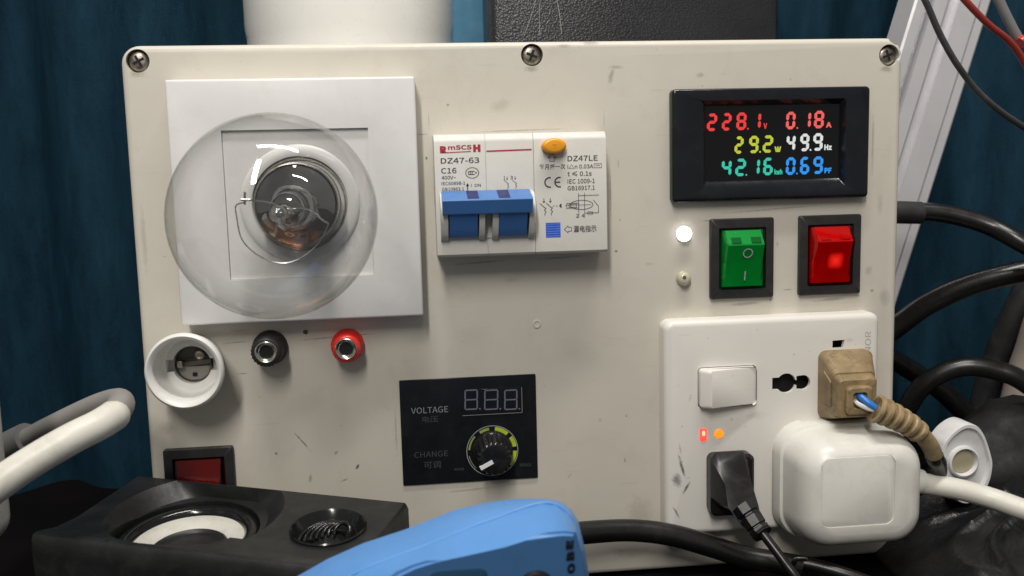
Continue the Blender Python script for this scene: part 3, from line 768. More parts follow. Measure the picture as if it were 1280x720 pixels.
for m_, tp, bt, ds, un in rows:
    for ch, l, r in ds:
        # text rows follow the meter: measured at the row's first character
        l0 = ds[0][1]; cxm = 820 + l / 4
        xa, zb_ = P(820 + l / 4, 80 + bt / 4 - (l - l0) / 4 * .035, YD)
        if ch == '.':
            bm = NB(); lathe(bm, [(0, YD), (.36, YD + .01)], xa + .35, zb_ + .4, 8); obj('decimal_point', bm, m_, scr, rec=False); continue
        xb, zt_ = P(820 + r / 4, 80 + tp / 4 - (l - l0) / 4 * .035, YD)
        seg7('digit', ch, m_, scr, xa, zb_, xb - xa - .35, zt_ - zb_, YD, 1.16, .05, .03)
    s, l, r = un
    l0 = ds[0][1]
    a = P(820 + l / 4, 80 + bt / 4 - (l - l0) / 4 * .035 - .5, YD); b = P(820 + r / 4, 80 + bt / 4 - 30 / 4 - (l - l0) / 4 * .035, YD)
    text('unit', s, m_, scr, a, b, YD, .02)

# ------------------------------------------------------------------ rocker switches
def rocker_switch(name, label, px_tl, px_br, rk, lit=False, group='illuminated rocker switches in the panel', legend=True, flip=False, size=None):
    YS = -2.2
    if size: x0, x1, z0, z1 = size
    else:
        x0, z1 = P(*px_tl, YS); x1, z0 = P(*px_br, YS)
    t_ = thing(name, label, 'switch', ((x0 + x1) / 2, 0, z0), group)
    ex, ez = 3.2, 3.6
    bm = NB()
    out = rrect(x0, x1, z0, z1, .9, 3); in1 = rrect(x0 + .35, x1 - .35, z0 + .35, z1 - .35, .8, 3)
    op = rrect(x0 + ex, x1 - ex, z0 + ez, z1 - ez, .4, 3); op2 = rrect(x0 + ex + .2, x1 - ex - .2, z0 + ez + .2, z1 - ez - .2, .3, 3)
    loft(bm, [at_y(out, -.05), at_y(out, YS + .35), at_y(in1, YS), at_y(op, YS), at_y(op2, -.4)], False, True)
    obj('frame', bm, M['frame'], t_, 40)
    rx0, rx1 = x0 + ex + .7, x1 - ex - .7; rz0, rz1 = z0 + ez + .7, z1 - ez - .4
    H = rz1 - rz0
    pr = [(-.35, rz1), (-3.2, rz1 - .2), (-7.2, rz1 - H * .235), (-7.35, rz1 - H * .26), (-4.9, rz0 + H * .42), (-3.5, rz0 + H * .12), (-2.9, rz0 + .1), (-.35, rz0)]
    if flip: pr = [(a, rz0 + rz1 - b) for a, b in reversed(pr)]
    def side(x, clip, d=0):                      # one end of the rocker; its ends lean inwards
        cz_ = (rz0 + rz1) / 2
        return [(x, max(a + d, clip), cz_ + (b - cz_) * (1 - d * .05)) for a, b in pr]
    bm = NB(); e = 1.15 if not flip else .5
    loft(bm, [side(rx0, -2.8), side(rx0 + e, -99), side(rx1 - e, -99), side(rx1, -2.8)])
    r_ = obj('rocker', bm, rk[0], t_, 22)
    bm = NB(); loft(bm, [side(rx0 + .7, -2.4, .75), side(rx0 + e + .5, -99, .75), side(rx1 - e - .5, -99, .75), side(rx1 - .7, -2.4, .75)])
    obj('lens_core', bm, rk[1], r_, 22)
    if not flip:
        for u0, u1 in ((.10, .36), (.62, .88)):
            bm = NB(); xa, xb = rx0 + e + .4 + (rx1 - rx0 - 2 * e) * u0, rx0 + e + .2 + (rx1 - rx0 - 2 * e) * u1
            q = [(-5.35, rz1 - H * .135), (-6.62, rz1 - H * .225), (-6.0, rz1 - H * .235), (-4.6, rz1 - H * .14)]
            loft(bm, [[(xa, a, b) for a, b in q], [(xb, a, b) for a, b in q]]); obj('inner_tab', bm, rk[2], r_, 22)
    cx = (rx0 + rx1) / 2
    def face(fz):  # y on the sloping front
        z = rz0 + H * fz
        for (a, b), (c, d) in zip(pr[3:], pr[4:]):
            if d <= z <= b: return a + (c - a) * (b - z) / (b - d + 1e-9) - .1, z
        return -5, z
    if legend:
        bm = NB(); zc = .60
        n = 24; A = []
        for k in range(n + 1):
            tt = 2 * PI * k / n
            for rr in (1.0, 1.28):
                y_, z_ = face(zc + rr * 1.45 * math.sin(tt) / H); A.append(bm.verts.new((cx + .6 + rr * 1.55 * math.cos(tt), y_, z_)))
        for k in range(n): bm.faces.new((A[2 * k], A[2 * k + 1], A[2 * k + 3], A[2 * k + 2]))
        obj('off_mark', bm, M['pale_ink'] if not lit else M['red_on'], r_, rec=False)
        bm = NB(); q = []
        for u, fz in ((-.22, .13), (.22, .13), (.22, .29), (-.22, .29)):
            y_, z_ = face(fz); q.append(bm.verts.new((cx + .3 + u, y_ - .02, z_)))
        bm.faces.new(q); obj('on_mark', bm, M['pale_ink'], r_, rec=False)
    return t_
rocker_switch('rocker_switch', 'green translucent rocker switch in black frame below the meter', None, None, (M['green_shell'], M['green'], M['green_dark']), size=(213.8, 239.0, 101.4, 132.5))
rocker_switch('rocker_switch', 'glowing bright red rocker switch in black frame right of the green one', None, None, (M['red_shell'], M['red_on'], M['red_on']), True, size=(249.4, 274.4, 101.5, 132.7), legend=False)
sx0, sz1 = P(203, 563, -2.2); sx1, _ = P(290.5, 559, -2.2)
rocker_switch('rocker_switch', 'unlit dark red rocker switch half hidden behind the black speaker', None, None, (M['dred_shell'], M['red_off'], M['red_off']), size=(sx0, sx1, sz1 - 31, sz1), legend=False, flip=True)

# ------------------------------------------------------------------ indicator lights
def indicator(px, py, label, m_, r=2.9, out=3.2, n=32):
    x, z = P(px, py, -2.0)
    t_ = thing('indicator_light', label, 'indicator light', (x, 0, z), 'small round indicator lights beside the switches')
    bm = NB(); lathe(bm, [(r + .35, -.05), (r + .3, -.5), (r, -.75)], x, z, n); obj('base_ring', bm, M['clip_in'] if m_ is M['led_off'] else M['ring_white'], t_)
    bm = NB(); lathe(bm, [(r, -.1), (r, -out * .55), (r * .93, -out * .75), (r * .7, -out * .92), (r * .4, -out * .99), (0, -out)], x, z, n); lens = obj('lens', bm, m_, t_, 60)
    return t_, lens, x, z
indicator(856, 292.5, 'small round indicator glowing white left of the green switch', M['led_on'])
t_, lens, x, z = indicator(856, 349, 'small cloudy unlit indicator below the glowing white one', M['led_off'], 2.6, 3.0)
bm = NB(); lathe(bm, [(0, -3.15), (.7, -3.05), (.8, -2.5)], x - .4, z + .7, 12); obj('chip', bm, M['brass'], lens)

# ------------------------------------------------------------------ voltage regulator plate
vr = thing('voltage_regulator', 'matte black regulator plate with dark three digit display and rotary knob', 'regulator', (119, 0, 34))
vx0, vx1, vz0, vz1 = 92.9, 145.0, 34.1, 75.2
bm = NB(); prism(bm, rrect(vx0, vx1, vz0, vz1, .4, 2), -.02, -.7, .15, 1); vp = obj('plate', bm, M['plate_black'], vr)
YV = -.76
a, b = P(577.5, 520, YV), P(652.5, 482.5, YV)
bm = NB(); box(bm, a[0], b[0], -1.1, -.6, a[1], b[1] - .3, .12, 1); ds = obj('display', bm, plastic('display_window', (.012, .012, .020), .2, .2, None, 0, 0), vr)
bm = NB(); stroke(bm, [(a[0] + .2, a[1] + .2), (b[0] - .2, a[1] + .2), (b[0] - .2, b[1] - .5)], .22, -1.15); obj('window_edge', bm, ink('edge_grey', (.22, .19, .17)), ds, rec=False)
sg_m = ink('unlit_segment', (.115, .125, .145)); sg_m2 = sg_m
for l, r in ((580.5, 596.5), (605, 622), (630, 646)):
    q0, q1 = P(l, 512.5, YV), P(r, 484.5, YV)
    sub = SEGS; hgt = q1[1] - q0[1]
    seg7('digit', '8' if l < 625 else '8', sg_m if l < 625 else sg_m2, ds, q0[0], q0[1], q1[0] - q0[0], hgt - .5, -1.16, .55, .03, .03)
    bm = NB(); lathe(bm, [(0, -1.17), (.35, -1.16)], q1[0] + .75, q0[1] + .25, 8); obj('decimal_point', bm, sg_m, ds, rec=False)
def vt(s, mat_, l, b_, r, t2, bold=0): return text('lettering', s, mat_, vp, P(l, b_, YV), P(r, t2, YV), YV, bold)
vt('VOLTAGE', ink('soft_grey_print', (.20, .21, .23)), 514, 517.5, 560, 507.5); vt('电压', M['dim_ink'], 528, 528.5, 547.5, 519.5)
vt('CHANGE', M['dim_ink'], 518, 572.5, 560, 563); vt('可调', M['dim_ink'], 530, 586, 551, 576)
vt('MIN', M['dim_ink'], 568.5, 588.5, 579.5, 584.5); vt('MAX', M['dim_ink'], 650, 583.5, 664, 578.5)
kx, kz = P(615.5, 563.5, YV)
bm = NB(); ring2(bm, kx, kz, 9.75, 10.0, YV, n=64); obj('dial_ring', bm, M['pale_ink'], vp, rec=False)
def seg_(a0, a1, m_, r0=8.0, r1=9.5):
    bm = NB(); ring2(bm, kx, kz, r0, r1, YV, a0, a1, 12); obj('dial_segment', bm, m_, vp, rec=False)
seg_(-42, -3, M['dial']); seg_(8, 35, M['dial']); seg_(47, 82, M['dial']); seg_(97, 122, ink('lime_dim', (.24, .32, .05)), 8.2, 9.3); seg_(138, 175, ink('lime_faint', (.22, .28, .06)), 8.6, 9.3); seg_(190, 225, ink('lime_fainter', (.20, .22, .12)), 9.0, 9.3)
bm = NB()
n = 72; loops = []
for (r, y, am) in ((7.9, -.75, 0), (7.9, -1.6, 0), (7.4, -2.2, .0), (6.9, -2.6, .30), (6.3, -10.4, .30), (5.9, -11.2, .12), (5.0, -11.5, 0), (.8, -11.4, 0)):
    L = []
    for k in range(n):
        tt = 2 * PI * k / n; g = am * (1 if (k % 4) in (0, 1) else -1)
        L.append((kx + (r + g) * math.cos(tt), y, kz + (r + g) * math.sin(tt)))
    loops.append(L)
loft(bm, loops); kn = obj('knob', bm, plastic('knob_black', (.012, .012, .013), .22, .3, (.08, .08, .075), .3, .02), vr, 50)
p0, p1 = P(600.5, 585.5, -11.4), P(616, 577.0, -11.4)
bm = NB(); d = (Vector(p1) - Vector(p0)); d.normalize(); q = Vector((-d.y, d.x)) * .75
pts = [Vector(p0) - q, Vector(p1) - q, Vector(p1) + q, Vector(p0) + q]
loft(bm, [at_y(pts, -10.2), at_y(pts, -11.85)]); obj('pointer', bm, M['white_line'], kn)

# ------------------------------------------------------------------ outlet plate
YO = -8.0
ox0, ox1, oz0, oz1 = 193.8, 279.9, 9.6, 94.5
ol = thing('outlet_plate', 'white square mains outlet plate with switch, two lamps and universal sockets', 'power outlet', (236, 0, 9.6))
bm = NB(); prism(bm, rrect(ox0, ox1, oz0, oz1, 3.6, 6), -.05, YO, 2.4, 5); op = obj('plate', bm, M['outlet'], ol)
cutters = []
def cutp(pts, y0=-12, y1=-5):
    b2 = NB(); loft(b2, [at_y(pts, y1), at_y(pts, y0)]); cutters.append(obj('cutter', b2, None, ol))
ra, rb = P(873, 510, YO), P(945, 458, YO)
rx0, rx1, rz0, rz1 = P(873, 480, YO)[0], P(944.5, 480, YO)[0], P(873, 509, YO)[1], P(873, 460.5, YO)[1]
cutp(rrect(rx0 - .3, rx1 + .3, rz0 - .3, rz1 + .3, 1.6, 4))
# universal socket: slot + round hole + neck + round hole in one outline
h1 = P(983, 480, YO); h2 = P(1004, 477, YO)
def outline(c1, r1, c2, r2, neck, slot):
    zc = (c1[1] + c2[1]) / 2
    pts = []
    a = math.asin(neck / r1)
    b = math.asin(slot[1] / r1)
    for k in range(9): t_ = a + (PI - b - a) * k / 8; pts.append((c1[0] + r1 * math.cos(t_), zc + r1 * math.sin(t_)))
    pts += [(c1[0] - slot[0], zc + slot[1]), (c1[0] - slot[0], zc - slot[1])]
    for k in range(9): t_ = PI + b + (PI - a - b) * k / 8; pts.append((c1[0] + r1 * math.cos(t_), zc + r1 * math.sin(t_)))
    c = math.asin(neck / r2)
    pts += [(c2[0] - r2 * .95, zc - neck), (c2[0] - r2 * .95, zc - r2 * .9)]
    for k in range(9): t_ = -PI / 2 + PI * k / 8; pts.append((c2[0] + r2 * math.cos(t_), zc + r2 * math.sin(t_)))
    pts += [(c2[0] - r2 * .95, zc + r2 * .9), (c2[0] - r2 * .95, zc + neck)]
    return pts
cutp(outline(h1, 3.9, h2, 2.9, 1.0, (5.7, 2.4)))
sl = P(1048, 430, YO)
cutp([(sl[0] - 2.4, sl[1] - 1.6), (sl[0] + 1.9, sl[1] - 1.6), (sl[0] + 2.6, sl[1] + 1.6), (sl[0] - 2.4, sl[1] + 1.4)])
r0_ = P(879, 543.5, YO); cutp(rrect(r0_[0] - 1.5, r0_[0] + 1.5, r0_[1] - 2.6, r0_[1] + 2.6, .7, 3), y1=-6)
r1_ = P(898.7, 542.3, YO); cutp(circ(r1_[0], r1_[1], 1.9, 16), y1=-6)
b2 = NB(); box(b2, ox0 + 5, ox1 - 5, -6.3, 3, oz0 + 5, oz1 - 5); cutters.append(obj('cutter', b2, None, ol))
cut(op, cutters)
bm = NB(); box(bm, ox0 + 5.2, ox1 - 5.2, -3.2, -2.4, oz0 + 5.2, oz1 - 5.2); obj('socket_backing', bm, M['hole'], ol)
# the rocker stands out at its left end
bm = NB()
L0 = rrect(rx0, rx1, rz0, rz1, 1.5, 4)
def tilt(p, k=1): return (p[0], YO + (-.5 - 5.2 * (rx1 - p[0]) / (rx1 - rx0)) * k, p[1])
cxr, czr = (rx0 + rx1) / 2, (rz0 + rz1) / 2
def left_in(p, dx, dz): return (max(p[0], rx0 + (p[0] - rx0) + dx * max(0, 1 - (p[0] - rx0) / 6.0)), czr + (p[1] - czr) * dz)
L2 = [left_in(p, 3.0, .95) for p in L0]; L3 = [left_in(p, 3.6, .90) for p in L0]
loft(bm, [at_y(L0, -4), [(p[0], YO - 1.2 - 1.2 * (rx1 - p[0]) / (rx1 - rx0), p[1]) for p in L0], [tilt(p, .95) for p in L2], [tilt(p, 1.0) for p in L3]])
obj('outlet_switch', bm, M['outlet'], ol, 45)
bm = NB(); prism(bm, rrect(r0_[0] - 1.35, r0_[0] + 1.35, r0_[1] - 2.45, r0_[1] + 2.45, .6, 3), -6, -8.5, .5, 2); lr = obj('red_lamp', bm, M['led_red'], ol); lr['label'] = 'small upright red lamp, lit'
bm = NB(); prism(bm, rrect(r0_[0] - .6, r0_[0] + .6, r0_[1] - .3, r0_[1] + 1.7, .5, 3), -8.4, -8.6, 0); obj('lamp_core', bm, M['led_red_core'], lr)
bm = NB(); lathe(bm, [(1.75, -6), (1.75, -8.2), (1.3, -8.7), (0, -8.9)], r1_[0], r1_[1], 20); lo = obj('orange_lamp', bm, M['led_orange'], ol); lo['label'] = 'small round orange lamp, lit'
ta, tb_ = P(1081, 441, YO - .06), P(1089, 414, YO - .06)
text('lettering', 'NOR', M['grey_ink'], op, ta, tb_, YO - .06, 0, rot=PI / 2)

# ------------------------------------------------------------------ tan plug with broken grip
tp = thing('tan_plug', 'grimy tan rubber plug with torn grip showing blue wire, in the upper socket', 'plug', (264, -8, 68))
b0, b1 = P(1023, 522, -9), P(1083, 436, -9)
f0, f1 = P(1046, 523.5, -24), P(1096, 471, -24)
BXc = rrect(b0[0], b1[0] + 1.5, b0[1] - .3, b1[1], 3.0, 5)
def lrp(A, B, t_): return [(p[0] + (q[0] - p[0]) * t_, p[1] + (q[1] - p[1]) * t_) for p, q in zip(A, B)]
FX = rrect(f0[0], f1[0] - .3, f0[1] + .4, f1[1], 1.6, 5)
bm = NB(); loft(bm, [at_y(BXc, YO - .05), at_y(BXc, -11.2), at_y(lrp(BXc, FX, .10), -12.2), at_y(lrp(BXc, FX, .72), -20.5), at_y(lrp(BXc, FX, .80), -21.2)])
pb = obj('plug_body', bm, M['brown'], tp, 30)
bm = NB(); loft(bm, [at_y(lrp(BXc, FX, .88), -21.0), at_y(FX, -24.5), at_y(lrp(FX, rrect((f0[0] + f1[0]) / 2 - .1, (f0[0] + f1[0]) / 2 + .1, (f0[1] + f1[1]) / 2 - .1, (f0[1] + f1[1]) / 2 + .1, .05, 5), .08), -25.3)])
obj('front_collar', bm, M['brown'], pb, 30)
g0, g1 = P(1058, 519, -27), P(1091, 482, -27)
GX = rrect(g0[0], g1[0], g0[1], g1[1], 1.6, 5)
bm = NB(); loft(bm, [at_y(GX, -25), at_y(GX, -27.0), at_y(lrp(GX, rrect(g0[0] + 2, g1[0] - 2, g0[1] + 2, g1[1] - 2, 1.2, 5), .35), -27.6), at_y(rrect(g0[0] + 2.2, g1[0] - 2.2, g0[1] + 2.2, g1[1] - 2.2, 1.2, 5), -27.6), at_y(rrect(g0[0] + 2.6, g1[0] - 2.6, g0[1] + 2.6, g1[1] - 2.6, 1.0, 5), -25.8)])
obj('front_step', bm, M['brown'], pb, 30)
# raised panel on the left slope of the body
A0 = lrp(BXc, FX, .20); A1 = lrp(BXc, FX, .64)
xl0, xl1 = min(p[0] for p in A0), min(p[0] for p in A1)
zc0 = (min(p[1] for p in A0) + max(p[1] for p in A0)) / 2; zc1 = (min(p[1] for p in A1) + max(p[1] for p in A1)) / 2
bm = NB(); ya, yb = -13.4, -19.3
q = [(xl0, ya, zc0 - 5.8), (xl1, yb, zc1 - 5.0), (xl1, yb, zc1 + 4.6), (xl0, ya, zc0 + 7.0)]
q2 = [(p[0] - .45, p[1] - .3, p[2] * 1.0 + (.35 if k < 2 else -.35)) for k, p in enumerate(q)]
loft(bm, [q, q2], False, True); obj('side_pad', bm, M['brown'], pb, 20)
bm = NB(); c0 = P3(1076, 496, -26.5)
tube(bm, [c0 + Vector((-.6, 3, 1.4)), c0, P3(1086, 504, -29), P3(1097, 512, -30)], 1.35, 12); obj('blue_wire', bm, M['blue_wire'], tp)
bm = NB(); tube(bm, [c0 + Vector((-1.6, 2, -1.6)), P3(1073, 505, -27.5), P3(1086, 511, -29), P3(1096, 513, -30)], .9, 8); obj('sheath_shred', bm, M['plug_white'], tp)
path = [P3(1094, 510, -30), P3(1110, 517, -30.5), P3(1126, 525, -30.5), P3(1142, 535, -30), P3(1155, 547, -29), P3(1164, 560, -27), P3(1169, 574, -25)]
sp = smooth_path(path, 14); N = len(sp)
gpth = smooth_path(path[:5], 18)[:-6]
bm = NB(); tube(bm, gpth, lambda t_: 4.3 - .9 * t_, 18, raw=True); sr = obj('strain_relief', bm, M['brown'], tp, 40)
for k in range(6):
    t0_ = .0 + k * .172; n0 = int(t0_ * (len(gpth) - 1)); n1 = min(len(gpth) - 1, int((t0_ + .098) * (len(gpth) - 1)))
    rk = 5.7 - .24 * k
    bm = NB(); tube(bm, gpth[n0:n1 + 1], lambda t_: rk - .45 * abs(2 * t_ - 1) ** 6, 20, raw=True, flat=.95)
    obj('rib', bm, M['cord_tan'], sr, 40)
bm = NB(); tube(bm, sp[int(N * .50):], 3.2, 14, raw=True); obj('cord_sheath', bm, M['cord_tan'], tp)
e_ = sp[-1]
bm = NB(); tube(bm, [sp[-6], e_, P3(1172, 580, -23), P3(1171, 592, -20), P3(1160, 604, -14), P3(1140, 612, -4)], 3.4, 12); obj('cord', bm, M['rubber'], tp)

# ------------------------------------------------------------------ big white plug
wp = thing('white_plug', 'large rounded white mains plug with embossed panel in the lower socket', 'plug', (260, -8, 14))
wx0 = P(965, 600, -10)[0]; wx1 = P(1147, 600, -26)[0]; wz0 = P(1060, 683, -28)[1]; wz1 = P(1010, 526, -12)[1]
F0 = rrect(wx0, wx1 + 1, wz0 - 1, wz1, 12, 8)
def inset(d, r, dx=0, dz=0): return rrect(wx0 + d + dx, wx1 + 1 - d + dx * .3, wz0 - 1 + d + dz, wz1 - d + dz, r, 8)
bm = NB(); loft(bm, [at_y(inset(1.5, 11), YO - .06), at_y(F0, -10), at_y(F0, -15), at_y(inset(.5, 11.7), -16.6), at_y(inset(1.4, 11.4), -17.2), at_y(inset(1.7, 11.4), -19), at_y(inset(2.1, 11.4), -26), at_y(inset(3.0, 11.0), -30.5), at_y(inset(4.6, 10), -33.8), at_y(inset(6.8, 8.6), -35.7), at_y(inset(9.2, 7.0), -36.4)])
wb = obj('plug_body', bm, M['plug_white'], wp, 50)
pa, pb_ = P(1026, 661, -36.5), P(1120, 568, -36.5)
b2 = NB(); loft(b2, [at_y(rrect(pa[0], pb_[0], pa[1], pb_[1], 3.4, 6), -35.9), at_y(rrect(pa[0], pb_[0], pa[1], pb_[1], 3.4, 6), -40)]); cc = obj('cutter', b2, None, wp); cut(wb, [cc])
bm = NB(); prism(bm, rrect(pa[0] + .2, pb_[0] - .2, pa[1] + .2, pb_[1] - .2, 3.3, 6), -35.5, -36.15, .3, 2); em = obj('rating_panel', bm, M['plug_white'], wb)
cx_, cz_ = P(1148, 605, -22)
cst = P3(1140, 602, -22)
bm = NB(); tube(bm, [cst + Vector((-3, 0, 0)), cst + Vector((1.5, 0, 0)), cst + Vector((4.5, -.2, -.1))], lambda t_: 5.4 - 1.0 * t_, 16); obj('cord_grip', bm, M['plug_white'], wb)
bm = NB(); tube(bm, [cst, P3(1165, 606, -23), P3(1195, 611, -26), P3(1230, 620, -30), P3(1265, 632, -36), P3(1310, 650, -44), P3(1400, 700, -60)], 4.0, 16); obj('cord', bm, M['cable_white'], wp)

# ------------------------------------------------------------------ black plug
bp = thing('black_plug', 'small black mains plug with thin black cord below the two lit lamps', 'plug', (220, -8, 17))
q0, q1 = P(884, 641, -9), P(938, 563, -9)
B0 = rrect(q0[0], q1[0], q0[1], q1[1], 2.6, 5)
bm = NB(); loft(bm, [at_y(B0, YO - .05), at_y(B0, -13), at_y(lrp(B0, rrect(q0[0] + 1, q1[0] - 1, q0[1] + 1, q1[1] - 1, 2.2, 5), 1), -13.9)])
k_ = obj('plug_base', bm, M['black'], bp, 35)
# hump that leans down and forward to the cord
def slab(cx, cz, w2, h2, y): return [(cx + a * w2, y, cz + b * h2) for a, b in ((-1, -1), (1, -1), (1, 1), (-1, 1))]
cxb, czb = (q0[0] + q1[0]) / 2, (q0[1] + q1[1]) / 2
s0 = P(912, 597, -14); s1 = P(925, 622, -22); s2 = P(938, 645, -27)
bm = NB()
def slope_loop(c, y, w2, h2, ty): # a loop tipped so its lower side faces the cord
    return [(c[0] + a * w2, y + b * ty, c[1] + b * h2) for a, b in ((-.75, -1), (.75, -1), (1, -.75), (1, .75), (.75, 1), (-.75, 1), (-1, .75), (-1, -.75))]
loft(bm, [slope_loop(s0, -13.2, 7.2, 10.0, 0), slope_loop((s0[0] + .3, s0[1] - 1.5), -17.5, 6.2, 8.0, 1.5), slope_loop((s1[0], s1[1] + 1), -22, 5.2, 5.0, 2.2), slope_loop(s2, -26, 4.2, 3.6, 2.4)])
obj('plug_body', bm, M['black'], k_, 30)
gp = [P3(928, 632, -24), P3(938, 646, -27), P3(948, 661, -30), P3(954, 668, -32)]
sp = smooth_path(gp, 10)
def gr(t_):
    k = (t_ * 3.0) % 1
    return (4.6 - .6 * t_) if k < .74 else 3.6
bm = NB(); tube(bm, sp, gr, 8, raw=True); obj('strain_relief', bm, M['black'], k_, 30)
bm = NB(); tube(bm, [gp[2], gp[3], P3(968, 686, -36), P3(983, 706, -40), P3(1000, 730, -44), P3(1030, 790, -50)], 1.75, 10); obj('cord', bm, M['rubber'], bp)

# ------------------------------------------------------------------ round white socket
rs = thing('round_socket', 'short open white plastic cylinder socket at lower left of panel', 'socket', (20, 0, 86))
SD = 3.0; fr = P(229.5, 465, -18); rr = (P(281, 465, -18)[0] - P(179.5, 465, -18)[0]) / 2
cx, cz = fr
bm = NB(); lathe(bm, [(rr - 3.5, -.1), (rr - 3.4, -2), (rr - .25, -15.4), (rr - .1, -16.8), (rr - .5, -17.7), (rr - 1.1, -18.1), (rr - 1.7, -17.8), (rr - 2.1, -17.1), (rr - 2.6, -16.6), (rr - 2.9, -15.2), (rr - 3.7, -6.2), (rr - 4.2, -5.6), (6.9, -5.6), (6.7, -.2)], cx, cz, 64); sh = obj('shell', bm, M['ring_white'], rs, 40)
b2 = NB(); box(b2, cx - 8.9, cx + 8.9, -10, -1.5, cz - 2.2, cz + 2.2); cc = obj('cutter', b2, None, rs); cut(sh, [cc])
bm = NB(); lathe(bm, [(6.65, -3.4), (6.2, -1.2), (0, -1.0)], cx, cz, 32); obj('contact_cup', bm, M['brass'], rs)
bm = NB(); box(bm, cx - 8.4, cx + 8.4, -1.4, -1.0, cz - 1.9, cz + 1.9); obj('slot_floor', bm, M['brass'], rs)
bm = NB(); box(bm, cx - 6.2, cx + 6.2, -2.4, -1.1, cz - .9, cz + .9, .3, 2); bmesh.ops.rotate(bm, verts=bm.verts, cent=(cx, -2, cz), matrix=Matrix.Rotation(math.radians(-5), 3, 'Y')); obj('contact_strip', bm, M['brass'], rs)
bm = NB(); lathe(bm, [(1.9, -1.0), (1.9, -2.2), (1.4, -2.6), (.7, -2.4), (0, -2.0)], cx + 2.0, cz + 3.0, 20); obj('contact_rivet', bm, M['zinc'], rs)
bm = NB(); box(bm, cx - 5.6, cx - 3.6, -4.6, -1.1, cz - 1.2, cz + 1.4, .4, 2); obj('spring_contact', bm, M['zinc'], rs)
bm = NB(); lathe(bm, [(6.4, -1.1), (5.2, -1.9), (2.6, -1.7), (0, -1.5)], cx, cz - 2.4, 32)
for v in bm.verts: v.co.z = min(v.co.z, cz - 1.2); v.co.z = max(v.co.z, cz - 6.2)
obj('contact_shelf', bm, plastic('grey_contact_plastic', (.30, .29, .26), .5, .2, (.1, .09, .08), .4), rs)
bm = NB(); box(bm, cx - .8, cx + .8, -2.2, -1.0, cz - 4.9, cz - 3.6, .1, 1); obj('notch', bm, M['hole'], rs)

# ------------------------------------------------------------------ binding posts
def post(px, py, label, m_, out, rk):
    x, z = P(px, py, -out)
    t_ = thing('binding_post', label, 'binding post', (x, 0, z), 'round banana jacks below the bulb')
    n = 48; bm = NB(); loops = []
    for (r, y, am) in ((rk + .9, -.05, 0), (rk + .9, -2, 0), (rk + .3, -2.8, 0), (rk, -3.2, .16), (rk, -out + 1.0, .16), (rk - .5, -out + .2, 0), (rk - 1.0, -out, 0), (4.0, -out, 0), (3.9, -out + 1.2, 0)):
        loops.append([(x + (r + am * (1 if k % 2 else -1)) * math.cos(2 * PI * k / n), y, z + (r + am * (1 if k % 2 else -1)) * math.sin(2 * PI * k / n)) for k in range(n)])
    loft(bm, loops); obj('collar', bm, m_, t_, 50)
    bm = NB(); lathe(bm, [(4.0, -out + 1), (4.0, -out - .25), (3.7, -out - .5), (3.3, -out - .4), (2.5, -out + .5), (2.3, -out + .8), (2.2, -out + 1)], x, z, 36); sl_ = obj('sleeve', bm, M['metal'], t_)
    bm = NB(); lathe(bm, [(2.32, -out + .78), (2.25, -out + .9), (0, -out + .92)], x, z, 24); obj('bore', bm, M['hole'], sl_)
post(332.5, 440.5, 'black round banana jack with nickel sleeve', M['black_matte'], 11, 5.5)
post(432.5, 436.5, 'red round banana jack with nickel sleeve', M['red_plastic'], 9.5, 5.2)

# ------------------------------------------------------------------ speaker lying on its back
SU = Vector((.9364, -.3493, -.0335)).normalized(); SV = Vector((.3509, .9305, .1054)).normalized(); SN = SU.cross(SV)
SO = Vector((-2.4, -4.0, 45.6))
def L(u, v, n): return SO + SU * u + SV * v + SN * n
def to_sp(bm):
    for v in bm.verts: v.co = L(v.co.x, v.co.z, -v.co.y)      # built with -y as outward
    return bm
sk = thing('speaker', 'small black speaker lying face up with white ringed cone and ridged tweeter', 'speaker', (30, -60, -9))
bm = NB()
pv = [(-1.5, 0), (-34, 0), (-44, 1.4), (-51.5, 4.0), (-53.2, 3.8), (-54, 2.6), (-54.6, -2.5), (-55, -44), (0, -44), (0, -1.4)]
us = [(-1, .9), (0, 0), (103.5, 0), (104.5, .9)]
loft(bm, [[(u, -(n - d * (1 if n > -20 else 0)), v + (d if v < -27 else -d)) for v, n in pv] for u, d in us])
to_sp(bm); ca = obj('cabinet', bm, M['speaker'], sk, 40)
wc = (36.5, -27.5); tc = (86, -24)
cs = []
b2 = NB(); lathe(b2, [(0, -8), (23.5, -8), (23.5, 17), (0, 17)], *wc, 56); to_sp(b2); cs.append(obj('cutter', b2, None, sk))
b2 = NB(); lathe(b2, [(0, -.3), (29.5, -.3), (28.6, .5), (23.2, 5.2), (0, 5.2)], wc[0] + .5, wc[1] + 5.0, 56)
for v in b2.verts: v.co.z = min(v.co.z, -1.8)
to_sp(b2); cs.append(obj('cutter', b2, None, sk))
b2 = NB(); lathe(b2, [(0, -2), (11.6, -2), (11.6, 0), (8.5, 4.5), (0, 6)], *tc, 40); to_sp(b2); cs.append(obj('cutter', b2, None, sk))
b2 = NB(); pts = [(95.5, -57), (106, -57), (106, -9), (103, -5)]; loft(b2, [[(p[0], -6, p[1]) for p in pts], [(p[0] + 9, 9, p[1]) for p in pts]]); to_sp(b2); cs.append(obj('cutter', b2, None, sk))
cut(ca, cs)
bm = NB(); lathe(bm, [(23.4, 8.2), (23.2, 6.8), (21.8, 5.8), (20.2, 5.8), (18.8, 6.6), (18.1, 8.2), (18.0, 9.6)], *wc, 64); to_sp(bm); obj('surround', bm, M['speaker_gloss'], sk, 60)
bm = NB(); lathe(bm, [(18.3, 8.2), (17.9, 8.0), (12.2, 11.0), (11.8, 11.6)], *wc, 64); to_sp(bm); obj('cone', bm, M['cone_white'], sk, 60)
